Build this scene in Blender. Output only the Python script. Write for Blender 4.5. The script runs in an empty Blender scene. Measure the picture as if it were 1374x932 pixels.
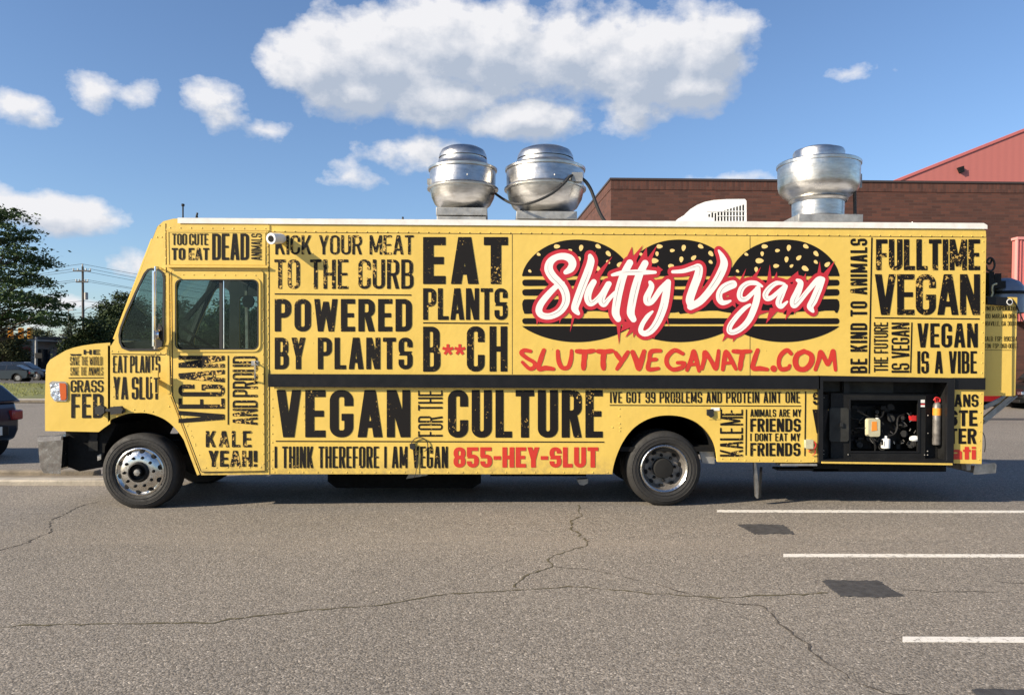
import bpy, bmesh, math, random
import numpy as np
from mathutils import Vector, Matrix
from mathutils.geometry import tessellate_polygon
random.seed(7); RNG = np.random.default_rng(11)
SC = bpy.context.scene
COL = SC.collection
PI = math.pi

# ------------------------------------------------------------------ camera 
F = 1050.0; CXP = 687.0; CYP = 513.7          # focal length and principal point, in pixels of the photograph
CAMH = 1.735; CAMD = 9.29
YAW, PITCH, ROLL = math.radians(1.2), math.atan((513.7 - 488.0) / F), 0.005
fw = np.array([math.sin(YAW) * math.cos(PITCH), math.cos(YAW) * math.cos(PITCH), -math.sin(PITCH)])
rt0 = np.array([math.cos(YAW), -math.sin(YAW), 0.0]); up0 = np.cross(rt0, fw)
rt = rt0 * math.cos(ROLL) + up0 * math.sin(ROLL); up = up0 * math.cos(ROLL) - rt0 * math.sin(ROLL)
CAM = np.array([0.0, -CAMD, CAMH])
cd = bpy.data.cameras.new('camera'); cam = bpy.data.objects.new('camera', cd); COL.objects.link(cam)
cam.matrix_world = Matrix(((rt[0], up[0], -fw[0], CAM[0]), (rt[1], up[1], -fw[1], CAM[1]), (rt[2], up[2], -fw[2], CAM[2]), (0, 0, 0, 1)))
cd.sensor_width = 36; cd.lens = 36 * F / 1374; cd.shift_y = (513.7 - 466.0) / 1374; cd.clip_end = 5000; cd.clip_start = 0.05
SC.camera = cam

def ray(px, py):
    px = np.asarray(px, float); py = np.asarray(py, float)
    return fw + rt * ((px - CXP) / F)[..., None] + up * ((CYP - py) / F)[..., None]
def S(px, py, Y=0.0):
    """photo pixel -> point on the vertical plane y = Y (planes parallel to the truck's side)"""
    d = ray(px, py); t = (Y + CAMD) / d[..., 1]
    return CAM + d * t[..., None]
def sx(px, Y=0.0, py=488): return float(S(px, py, Y)[0])
def sz(py, Y=0.0, px=687): return float(S(px, py, Y)[2])
def gz(x, y):
    """height of the lot: a low swell under the truck's rear wheels"""
    x = np.asarray(x, float); y = np.asarray(y, float)
    t = np.clip((x + 4.0) / 5.2, 0, 1); t = t * t * (3 - 2 * t)
    return 0.042 * t * np.exp(-((y - 0.8) / 2.2) ** 2) * np.exp(-np.clip((x - 5) / 8, 0, 9) ** 2)
def G(px, py, lift=0.0):
    d = ray(px, py); z = 0.0
    for _ in range(5):
        t = (z - CAMH) / d[..., 2]; p = CAM + d * t[..., None]
        z = gz(p[..., 0], p[..., 1]) + lift
    p[..., 2] = z
    return p
# ------------------------------------------------------------------ sun, sky
SUN = Vector((-1.84, -0.80, 1.0)).normalized()         # towards the sun
EL = math.asin(SUN.z); AZ = math.atan2(SUN.x, SUN.y)
sl = bpy.data.lights.new('sun', 'SUN'); so = bpy.data.objects.new('sun', sl); COL.objects.link(so)
sl.energy = 5.0; sl.angle = math.radians(0.5); sl.color = (1.0, 0.87, 0.68)
so.rotation_euler = SUN.to_track_quat('Z', 'Y').to_euler(); so.location = (-20, -20, 30)
SC.view_settings.view_transform = 'Standard'; SC.view_settings.look = 'None'
SC.view_settings.gamma = 1.0; SC.view_settings.exposure = 0.78
try: SC.view_settings.use_curve_mapping = False
except Exception: pass
SKY_STRENGTH = 0.084

class NT:
    def __init__(s, tree): s.t = tree; s.n = tree.nodes; s.l = tree.links
    def node(s, typ, **kw):
        n = s.n.new(typ)
        for k, v in kw.items(): setattr(n, k, v)
        return n
    def put(s, sock, v):
        if hasattr(v, 'is_output'): s.l.new(v, sock)
        elif v is not None: sock.default_value = v
    def m(s, op, a, b=None, c=None, clamp=False):
        n = s.node('ShaderNodeMath', operation=op, use_clamp=clamp)
        for i, v in enumerate((a, b, c)):
            if v is not None: s.put(n.inputs[i], v)
        return n.outputs[0]
    def vm(s, op, a, b=None):
        n = s.node('ShaderNodeVectorMath', operation=op)
        s.put(n.inputs[0], a)
        if b is not None: s.put(n.inputs[1], b)
        return n.outputs['Value'] if op in ('LENGTH', 'DOT_PRODUCT', 'DISTANCE') else n.outputs['Vector']
    def noise(s, vec, scale, detail=3, rough=0.55, dist=0.0):
        n = s.node('ShaderNodeTexNoise'); s.put(n.inputs['Vector'], vec)
        n.inputs['Scale'].default_value = scale; n.inputs['Detail'].default_value = detail
        n.inputs['Roughness'].default_value = rough; n.inputs['Distortion'].default_value = dist
        return n.outputs['Fac']
    def voro(s, vec, scale, feature='F1', out='Distance', rnd=1.0):
        n = s.node('ShaderNodeTexVoronoi', feature=feature); s.put(n.inputs['Vector'], vec)
        n.inputs['Scale'].default_value = scale; n.inputs['Randomness'].default_value = rnd
        return n.outputs[out]
    def mr(s, v, a, b, c=0.0, d=1.0):
        n = s.node('ShaderNodeMapRange'); s.put(n.inputs[0], v)
        for i, q in enumerate((a, b, c, d)): n.inputs[1 + i].default_value = q
        return n.outputs[0]
    def mix(s, f, a, b, blend='MIX'):
        n = s.node('ShaderNodeMix', data_type='RGBA', blend_type=blend)
        s.put(n.inputs[0], f)
        for k, v in ((6, a), (7, b)):
            if isinstance(v, (tuple, list)) and len(v) == 3: v = (*v, 1)
            s.put(n.inputs[k], v)
        return n.outputs[2]
    def mapping(s, vec, scale=(1, 1, 1), loc=(0, 0, 0), rot=(0, 0, 0)):
        n = s.node('ShaderNodeMapping'); s.put(n.inputs[0], vec)
        n.inputs[1].default_value = loc; n.inputs[2].default_value = rot; n.inputs[3].default_value = scale
        return n.outputs[0]

W = bpy.data.worlds.new('World'); SC.world = W; W.use_nodes = True
w = NT(W.node_tree); bg = W.node_tree.nodes['Background']
sky = w.node('ShaderNodeTexSky', sky_type='NISHITA'); sky.sun_disc = False
sky.sun_elevation = EL; sky.sun_rotation = AZ; sky.air_density = 1.0; sky.dust_density = 0.6; sky.ozone_density = 2.2
tc = w.node('ShaderNodeTexCoord').outputs['Generated']
sep = w.node('ShaderNodeSeparateXYZ'); w.l.new(tc, sep.inputs[0])
azi = w.m('ARCTAN2', sep.outputs[0], sep.outputs[1]); ele = w.m('ARCSINE', sep.outputs[2])
comb = w.node('ShaderNodeCombineXYZ'); w.l.new(azi, comb.inputs[0]); w.l.new(ele, comb.inputs[1])
AE = comb.outputs[0]
def azel(px, py):
    d = ray(px, py); d = d / np.linalg.norm(d); return math.atan2(d[0], d[1]), math.asin(d[2])
# cumulus lobes: azimuth/elevation centre and radii of every puff in the sky
CL = [(430, 88, 90, 52), (500, 80, 120, 80), (585, 60, 110, 80), (665, 75, 120, 90), (760, 72, 130, 88), (860, 80, 125, 80), (950, 72, 95, 75),
      (590, 130, 120, 50), (700, 160, 120, 34), (845, 148, 60, 40), (480, 120, 90, 48), (990, 38, 60, 36), (930, 118, 80, 42),
      (24, 140, 60, 32), (48, 160, 40, 24), (130, 122, 54, 32), (170, 128, 44, 28), (285, 132, 54, 34), (305, 152, 46, 36), (352, 174, 44, 22),
      (572, 210, 74, 30), (466, 236, 46, 20), (60, 284, 112, 34), (-30, 272, 90, 40), (1143, 98, 46, 14), (195, 358, 50, 26), (985, 238, 80, 12), (100, 408, 120, 11), (30, 430, 90, 14)]
gt = bpy.data.node_groups.new('cloud_cover', 'ShaderNodeTree')
gt.interface.new_socket('Vector', in_out='INPUT', socket_type='NodeSocketVector'); gt.interface.new_socket('Cover', in_out='OUTPUT', socket_type='NodeSocketFloat'); gt.interface.new_socket('Bulk', in_out='OUTPUT', socket_type='NodeSocketFloat')
g = NT(gt); gi = g.node('NodeGroupInput'); go = g.node('NodeGroupOutput'); v = gi.outputs[0]
acc = None
for (px, py, rx, ry) in CL:
    a, e = azel(px, py); a2, _ = azel(px + rx, py); _, e2 = azel(px, py - ry)
    q = g.vm('MULTIPLY', g.vm('SUBTRACT', v, (a, e, 0)), (1 / abs(a2 - a), 1 / abs(e2 - e), 0))
    f_ = g.m('SUBTRACT', 1.0, g.vm('LENGTH', q))
    if 1400 <= rx * ry < 3000: f_ = g.m('MULTIPLY', f_, 0.62)
    if rx * ry < 1400: f_ = g.m('MULTIPLY', f_, 0.42)          # thin shreds: the noise decides their outline
    acc = f_ if acc is None else g.m('SMOOTH_MAX', acc, f_, 0.12)
# the rest of the sky (behind and beside the photographer): scattered cumulus of the same kind
sp = g.node('ShaderNodeSeparateXYZ'); g.l.new(v, sp.inputs[0])
away = g.mr(g.m('ABSOLUTE', g.m('SUBTRACT', sp.outputs[0], 0.02)), 0.72, 0.95)
patch = g.mr(g.noise(g.mapping(v, (1.0, 2.2, 1)), 2.3, 2), 0.60, 0.76, -0.5, 0.5)
patch = g.m('SUBTRACT', g.m('MULTIPLY', g.m('ADD', patch, 0.5), away), 0.5)
acc = g.m('MAXIMUM', acc, patch)
wv = g.mapping(v, (1, 1.35, 1))
nz = g.m('ADD', g.m('SUBTRACT', g.noise(wv, 7, 4, 0.55), 0.5), g.m('MULTIPLY', g.m('SUBTRACT', g.noise(wv, 24, 5, 0.62), 0.5), 0.75))
bil = g.m('SUBTRACT', 0.45, g.voro(g.vm('ADD', wv, g.vm('MULTIPLY', g.node('ShaderNodeTexNoise').outputs['Color'], (0, 0, 0))), 26))
den = g.m('ADD', g.m('ADD', g.m('MULTIPLY', acc, 1.7), g.m('MULTIPLY', nz, 2.05)), g.m('MULTIPLY', bil, 0.30))
g.l.new(g.m('ADD', acc, g.m('MULTIPLY', nz, 1.5)), go.inputs[1])
g.l.new(den, go.inputs[0])
def cover(vec):
    n = w.node('ShaderNodeGroup'); n.node_tree = gt; w.l.new(vec, n.inputs[0]); return n.outputs[0], n.outputs[1]
d0, k0 = cover(AE)
d1, k1 = cover(w.vm('ADD', AE, (-0.010, 0.016, 0)))
d2, k2 = cover(w.vm('ADD', AE, (-0.026, 0.042, 0)))
alpha = w.mr(d0, 0.06, 0.68); alpha = w.m('POWER', alpha, 0.9)
lit = w.m('ADD', 0.93, w.m('MULTIPLY', w.m('SUBTRACT', d0, d1), 0.50))
lit = w.m('ADD', lit, w.m('MULTIPLY', w.m('SUBTRACT', w.noise(AE, 55, 5, 0.65), 0.5), 0.38))
thick = w.m('ADD', w.mr(k2, -0.15, 1.35, 0.0, 0.62), w.mr(k1, 0.0, 1.5, 0.0, 0.12))
lit = w.m('SUBTRACT', lit, thick); lit = w.m('MINIMUM', w.m('MAXIMUM', lit, 0.34), 1.10)
cc = w.mix(w.mr(lit, 0.16, 1.06), (0.38, 0.47, 0.62), (0.95, 0.95, 0.98))
cc = w.vm('MULTIPLY', cc, (6.5, 6.5, 6.5))
hz = w.mr(sep.outputs[2], 0.0, 0.30, 0.55, 0.0)
skyc = w.mix(1.0, sky.outputs[0], (0.90, 1.00, 1.15), 'MULTIPLY')
w.l.new(w.mix(alpha, skyc, cc), bg.inputs[0]); bg.inputs[1].default_value = SKY_STRENGTH
SC.render.engine = 'CYCLES'
W.cycles.sampling_method = 'MANUAL'; W.cycles.sample_map_resolution = 512

# ------------------------------------------------------------------ materials
def mat(name, col=(0.5, 0.5, 0.5), rough=0.6, metal=0.0, spec=0.5, coat=0.0, emit=None, fn=None, bump=None, var=0.0, vscale=3.0):
    m = bpy.data.materials.new(name); m.use_nodes = True; t = NT(m.node_tree); b = m.node_tree.nodes['Principled BSDF']
    b.inputs['Base Color'].default_value = (*col, 1); b.inputs['Roughness'].default_value = rough; b.inputs['Metallic'].default_value = metal
    b.inputs['Specular IOR Level'].default_value = spec; b.inputs['Coat Weight'].default_value = coat
    oc = t.node('ShaderNodeTexCoord').outputs['Object']
    if var:
        f_ = t.noise(oc, vscale, 5, 0.6)
        t.l.new(t.mix(t.mr(f_, 0.3, 0.7), tuple(c * (1 - var) for c in col), tuple(min(1, c * (1 + var)) for c in col)), b.inputs['Base Color'])
        t.l.new(t.mr(t.noise(oc, vscale * 3, 4), 0.3, 0.7, max(0.02, rough - 0.1), min(1, rough + 0.12)), b.inputs['Roughness'])
    if emit: b.inputs['Emission Color'].default_value = (*emit[0], 1); b.inputs['Emission Strength'].default_value = emit[1]
    if fn: fn(t, b, oc)
    if bump:
        bn = t.node('ShaderNodeBump'); bn.inputs['Strength'].default_value = bump[1]; bn.inputs['Distance'].default_value = bump[2]
        t.l.new(t.noise(oc, bump[0], 4), bn.inputs['Height']); t.l.new(bn.outputs[0], b.inputs['Normal'])
    return m
YEL = (0.70, 0.478, 0.092); INK = (0.008, 0.0065, 0.006); RED = (0.56, 0.035, 0.02)
def yellow_fn(t, b, oc):
    n1 = t.noise(oc, 1.1, 4, 0.6); c = t.mix(t.mr(n1, 0.3, 0.75), YEL, (0.745, 0.52, 0.112))
    s1 = t.node('ShaderNodeSeparateXYZ'); t.l.new(oc, s1.inputs[0])
    stre = t.noise(t.mapping(oc, (9, 9, 0.7)), 1.6, 5, 0.7)                      # faint run-down streaks
    c = t.mix(t.mr(stre, 0.58, 0.85, 0, 0.30), c, (0.50, 0.33, 0.10))
    low = t.m('MULTIPLY', t.mr(s1.outputs[2], 0.66, 0.40), t.mr(t.noise(oc, 14, 6, 0.7), 0.40, 0.72))   # road dirt near the lower edge
    c = t.mix(t.m('MULTIPLY', low, 0.75), c, (0.20, 0.15, 0.085))
    sc = t.mr(t.noise(t.mapping(oc, (1, 1, 8)), 26, 3, 0.7), 0.74, 0.80, 0, 0.5)
    c = t.mix(sc, c, (0.60, 0.46, 0.22)); t.l.new(c, b.inputs['Base Color'])
    t.l.new(t.mr(n1, 0.3, 0.7, 0.36, 0.5), b.inputs['Roughness'])
    bn = t.node('ShaderNodeBump'); bn.inputs['Strength'].default_value = 0.40; bn.inputs['Distance'].default_value = 0.025
    t.l.new(t.noise(oc, 2.4, 3), bn.inputs['Height']); t.l.new(bn.outputs[0], b.inputs['Normal'])
M = {}
M['yellow'] = mat('yellow_wrap', YEL, 0.42, coat=.15, fn=yellow_fn)
def ink_fn(col, lo, hi):
    def f_(t, b, oc):
        n1 = t.noise(oc, 34, 5, 0.75); n2 = t.noise(oc, 3.1, 2, 0.5)
        k = t.mr(t.m('ADD', n1, t.m('MULTIPLY', n2, 0.42)), lo, hi)
        t.l.new(t.mix(k, col, (0.72, 0.46, 0.12)), b.inputs['Base Color'])
    return f_
M['ink'] = mat('black_print', INK, 0.6, spec=.22, fn=ink_fn(INK, 0.875, 0.895))
M['ink_worn'] = mat('worn_black_print', INK, 0.6, spec=.22, fn=ink_fn(INK, 0.815, 0.84))
M['ink_solid'] = mat('solid_black_print', INK, 0.6, spec=.22)
M['redprint'] = mat('red_print', RED, 0.45, var=0.06, vscale=8)
M['crimson'] = mat('crimson_print', (0.50, 0.022, 0.035), 0.45, var=0.08, vscale=10)
M['whiteprint'] = mat('white_print', (0.85, 0.80, 0.76), 0.45)
M['seedprint'] = mat('seed_print', (0.86, 0.60, 0.22), 0.45)
M['greyprint'] = mat('grey_scratch_print', (0.10, 0.09, 0.09), 0.5)
M['black'] = mat('black_trim', (0.008, 0.008, 0.009), 0.4, spec=.3, var=0.2, vscale=6)
M['matte'] = mat('matte_black', (0.007, 0.007, 0.007), 0.8, spec=.2, var=0.3, vscale=8)
M['bay'] = mat('bay_black_paint', (0.010, 0.010, 0.010), 0.6, spec=.25, var=0.35, vscale=5, bump=(30, 0.2, 0.01))
M['baygrey'] = mat('dusty_grey_panel', (0.030, 0.030, 0.027), 0.65, spec=.3, var=0.35, vscale=5)
M['rubber'] = mat('tyre_rubber', (0.018, 0.017, 0.016), 0.75, var=0.3, vscale=7, bump=(40, 0.3, 0.01))
M['gum'] = mat('black_rubber', (0.015, 0.015, 0.015), 0.6)
M['roofwhite'] = mat('white_roof_paint', (0.78, 0.75, 0.70), 0.5, var=0.12, vscale=9)
M['white'] = mat('white_plastic', (0.80, 0.79, 0.75), 0.4, var=0.06)
def alu_fn(t, b, oc):
    c = t.mix(t.mr(t.noise(t.mapping(oc, (3, 3, 14)), 2.2, 5, 0.65), 0.3, 0.75), (0.42, 0.41, 0.39), (0.66, 0.65, 0.63))
    c = t.mix(t.mr(t.noise(oc, 5, 6, 0.7), 0.60, 0.85, 0, 0.7), c, (0.34, 0.28, 0.22)); t.l.new(c, b.inputs['Base Color'])
    t.l.new(t.mr(t.noise(oc, 6, 4), 0.3, 0.75, 0.26, 0.46), b.inputs['Roughness'])
    bn = t.node('ShaderNodeBump'); bn.inputs['Strength'].default_value = 0.35; bn.inputs['Distance'].default_value = 0.02
    t.l.new(t.noise(oc, 5, 3), bn.inputs['Height']); t.l.new(bn.outputs[0], b.inputs['Normal'])
M['alu'] = mat('spun_aluminium', (0.7, 0.7, 0.7), 0.3, 1.0, fn=alu_fn)
M['chrome'] = mat('chrome', (0.78, 0.78, 0.80), 0.12, 1.0, var=0.08, vscale=9)
M['steel'] = mat('dirty_steel', (0.42, 0.40, 0.37), 0.42, 0.9, var=0.35, vscale=9)
M['wheelalu'] = mat('polished_wheel', (0.66, 0.64, 0.60), 0.22, 1.0, var=0.15, vscale=12)
M['wheeldark'] = mat('grimy_steel_wheel', (0.20, 0.185, 0.17), 0.5, 0.6, var=0.4, vscale=12)
M['galv'] = mat('galvanised_curb', (0.32, 0.32, 0.31), 0.55, 0.6, var=0.3, vscale=8)
M['hole'] = mat('dark_opening', (0.004, 0.004, 0.004), 0.9)
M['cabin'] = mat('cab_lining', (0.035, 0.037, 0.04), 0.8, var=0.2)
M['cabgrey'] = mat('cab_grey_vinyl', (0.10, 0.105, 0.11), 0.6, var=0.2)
M['orange'] = mat('amber_lens', (0.55, 0.10, 0.015), 0.2, coat=0.5)
M['amberlabel'] = mat('orange_label', (0.75, 0.26, 0.03), 0.5)
M['redplastic'] = mat('red_plastic', (0.45, 0.02, 0.02), 0.4)
M['bottle'] = mat('translucent_bottle', (0.48, 0.45, 0.30), 0.45, var=0.12, vscale=20)
M['lamp'] = mat('headlamp_reflector', (0.70, 0.72, 0.75), 0.10, 0.95, bump=(22, 0.8, 0.03))
def glass(name, tint, refl=0.10, rough=0.02):
    m = bpy.data.materials.new(name); m.use_nodes = True; t = NT(m.node_tree); t.n.remove(m.node_tree.nodes['Principled BSDF'])
    tr = t.node('ShaderNodeBsdfTransparent'); tr.inputs[0].default_value = (*tint, 1)
    gl = t.node('ShaderNodeBsdfGlossy'); gl.inputs['Roughness'].default_value = rough; gl.inputs[0].default_value = (0.9, 0.95, 0.95, 1)
    fr = t.node('ShaderNodeFresnel'); fr.inputs[0].default_value = 1.5
    fac = t.m('ADD', t.m('MULTIPLY', fr.outputs[0], 0.38), refl)
    mx = t.node('ShaderNodeMixShader'); t.l.new(fac, mx.inputs[0]); t.l.new(tr.outputs[0], mx.inputs[1]); t.l.new(gl.outputs[0], mx.inputs[2])
    t.l.new(mx.outputs[0], m.node_tree.nodes['Material Output'].inputs[0]); return m
M['glass'] = glass('window_glass', (0.72, 0.78, 0.75), 0.0)
M['clearglass'] = glass('lens_glass', (0.9, 0.9, 0.9), 0.06)

# ------------------------------------------------------------------ mesh helpers
def thing(name, label, cat, loc=(0, 0, 0), group=None, rz=0.0):
    o = bpy.data.objects.new(name, None); COL.objects.link(o); o.location = loc; o.rotation_euler.z = rz
    o.empty_display_size = 0.2; o['label'] = label; o['category'] = cat
    if group: o['group'] = group
    return o
def root_of(o):
    while o.parent: o = o.parent
    return o
def mk(name, verts, faces, m, parent=None, local=False, label=None, kind=None, smooth=False, bev=0.0, seg=2, cat=None, group=None):
    """verts are world coordinates (or the thing's own, local=True); children sit at the thing's origin"""
    v = np.asarray(verts, float).reshape(-1, 3)
    if parent is not None and not local: v = v - np.array(root_of(parent).location)
    me = bpy.data.meshes.new(name); me.from_pydata([tuple(p) for p in v.tolist()], [], faces); me.update()
    me.materials.append(M[m] if isinstance(m, str) else m)
    o = bpy.data.objects.new(name, me); COL.objects.link(o)
    if parent is not None: o.parent = parent
    if label: o['label'] = label
    if kind: o['kind'] = kind
    if cat: o['category'] = cat
    if group: o['group'] = group
    if smooth or bev:
        me.polygons.foreach_set('use_smooth', [True] * len(me.polygons))
        me.set_sharp_from_angle(angle=math.radians(38))
    if bev:
        b = o.modifiers.new('bevel', 'BEVEL'); b.width = bev; b.segments = seg; b.limit_method = 'ANGLE'; b.angle_limit = math.radians(38); b.harden_normals = False
    return o
class MB:
    def __init__(s): s.v = []; s.f = []; s.n = 0
    def add(s, v, f):
        v = np.asarray(v, float).reshape(-1, 3); s.v.append(v); s.f += [tuple(i + s.n for i in q) for q in f]; s.n += len(v); return s
    def box(s, x0, x1, y0, y1, z0, z1):
        v = [(x, y, z) for x in (x0, x1) for y in (y0, y1) for z in (z0, z1)]
        return s.add(v, [(0, 1, 3, 2), (4, 6, 7, 5), (0, 4, 5, 1), (2, 3, 7, 6), (0, 2, 6, 4), (1, 5, 7, 3)])
    def prism(s, poly, Y0, Y1, holes=()):
        """poly: list of (x, z) points; extruded from Y0 to Y1, holes cut through"""
        loops = [list(poly)] + [list(h) for h in holes]
        fl = [p for lp in loops for p in lp]; n = len(fl)
        tri = tessellate_polygon([[Vector((p[0], p[1], 0)) for p in lp] for lp in loops])
        v = [(p[0], Y0, p[1]) for p in fl] + [(p[0], Y1, p[1]) for p in fl]; f = []
        if not holes:
            area = sum(poly[i][0] * poly[(i + 1) % len(poly)][1] - poly[(i + 1) % len(poly)][0] * poly[i][1] for i in range(len(poly)))
            idx = list(range(n)) if area > 0 else list(range(n))[::-1]
            f += [tuple(idx)] + [tuple(i + n for i in idx[::-1])]
        else:
            for a, b, c in tri:
                ar = (fl[b][0] - fl[a][0]) * (fl[c][1] - fl[a][1]) - (fl[c][0] - fl[a][0]) * (fl[b][1] - fl[a][1])
                if ar < 0: b, c = c, b
                f += [(a, b, c), (c + n, b + n, a + n)]
        k = 0
        for lp in loops:
            m_ = len(lp)
            for i in range(m_): a = k + i; b = k + (i + 1) % m_; f.append((a, a + n, b + n, b))
            k += m_
        return s.add(v, f)
    def bar(s, a, b, r, n=6, r2=None, caps=True):
        a = Vector(a); b = Vector(b); d = b - a
        if d.length < 1e-6: return s
        q = d.to_track_quat('Z', 'Y'); r2 = r if r2 is None else r2; v = []
        for p, rr in ((a, r), (b, r2)):
            for i in range(n): v.append(p + q @ Vector((rr * math.cos(2 * PI * i / n), rr * math.sin(2 * PI * i / n), 0)))
        f = [(i, (i + 1) % n, n + (i + 1) % n, n + i) for i in range(n)]
        if caps: f += [tuple(range(n))[::-1], tuple(range(n, 2 * n))]
        return s.add(v, f)
    def beam(s, a, b, wdt, hgt):
        a = Vector(a); b = Vector(b); d = (b - a).normalized(); side = d.cross(Vector((0, 1, 0)))
        side = side.normalized() if side.length > 1e-3 else Vector((1, 0, 0)); u = Vector((0, 1, 0)) if abs(d.y) < .9 else Vector((0, 0, 1)); v = []
        for p in (a, b):
            for i, j in ((-1, -1), (1, -1), (1, 1), (-1, 1)): v.append(p + side * (i * wdt / 2) + u * (j * hgt / 2))
        return s.add(v, [(0, 1, 5, 4), (1, 2, 6, 5), (2, 3, 7, 6), (3, 0, 4, 7), (3, 2, 1, 0), (4, 5, 6, 7)])
    def tube(s, pts, r, n=6, closed=False):
        P_ = [Vector(p) for p in pts]; m_ = len(P_); v = []; rr = r if hasattr(r, '__len__') else [r] * m_
        for k in range(m_):
            d = (P_[(k + 1) % m_ if closed else min(k + 1, m_ - 1)] - P_[(k - 1) % m_ if closed else max(k - 1, 0)])
            d = d.normalized() if d.length > 1e-9 else Vector((0, 0, 1)); ref = Vector((0.13, 0.97, 0.21)); a = d.cross(ref).normalized(); b = d.cross(a)
            for i in range(n): t = 2 * PI * i / n; v.append(P_[k] + a * (rr[k] * math.cos(t)) + b * (rr[k] * math.sin(t)))
        f = []
        for k in range(m_ if closed else m_ - 1):
            k2 = (k + 1) % m_
            for i in range(n): j = (i + 1) % n; f.append((k * n + i, k2 * n + i, k2 * n + j, k * n + j))
        if not closed: f += [tuple(range(n)), tuple(range((m_ - 1) * n, m_ * n))[::-1]]
        return s.add(v, f)
    def lathe(s, prof, c, axis='z', n=32, caps=True):
        """prof: list of (radius, height along the axis)"""
        c = Vector(c); v = []
        for r, h in prof:
            for i in range(n):
                t = 2 * PI * i / n
                v.append(c + (Vector((r * math.cos(t), r * math.sin(t), h)) if axis == 'z' else Vector((r * math.cos(t), h, r * math.sin(t))) if axis == 'y' else Vector((h, r * math.cos(t), r * math.sin(t)))))
        f = []
        for k in range(len(prof) - 1):
            for i in range(n): j = (i + 1) % n; q = (k * n + i, k * n + j, (k + 1) * n + j, (k + 1) * n + i); f.append(q if axis in 'zx' else q[::-1])
        if caps:
            a, b = tuple(range(n)), tuple(range((len(prof) - 1) * n, len(prof) * n))
            f += [a[::-1] if axis in 'zx' else a, b if axis in 'zx' else b[::-1]]
        return s.add(v, f)
    def build(s, name, m, parent=None, **kw): return mk(name, np.concatenate(s.v), s.f, m, parent, **kw)
def pl(pts, Y=0.0):
    """pixel outline -> (x, z) points on plane Y"""
    a = S([p[0] for p in pts], [p[1] for p in pts], Y); return [(float(q[0]), float(q[2])) for q in a]
def smooth_line(pts, k=6, closed=False):
    P_ = [np.array(p, float) for p in pts]; n = len(P_); out = []
    for i in range(n if closed else n - 1):
        if closed: p0, p1, p2, p3 = P_[i - 1], P_[i], P_[(i + 1) % n], P_[(i + 2) % n]
        else: p0, p1, p2, p3 = P_[max(i - 1, 0)], P_[i], P_[i + 1], P_[min(i + 2, n - 1)]
        for j in range(k):
            t = j / k; out.append(0.5 * ((2 * p1) + (-p0 + p2) * t + (2 * p0 - 5 * p1 + 4 * p2 - p3) * t * t + (-p0 + 3 * p1 - 3 * p2 + p3) * t ** 3))
    if not closed: out.append(P_[-1])
    return out
def rrect(x0, y0, x1, y1, r, k=5):
    out = []
    for cx, cy, a0 in ((x1 - r, y0 + r, -90), (x1 - r, y1 - r, 0), (x0 + r, y1 - r, 90), (x0 + r, y0 + r, 180)):
        for i in range(k + 1): a = math.radians(a0 + 90 * i / k); out.append((cx + r * math.cos(a), cy + r * math.sin(a)))
    return out
def copy_tree(o, parent=None):
    c = o.copy(); COL.objects.link(c)
    if parent is not None: c.parent = parent
    for ch in list(o.children): copy_tree(ch, c)
    return c
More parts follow.
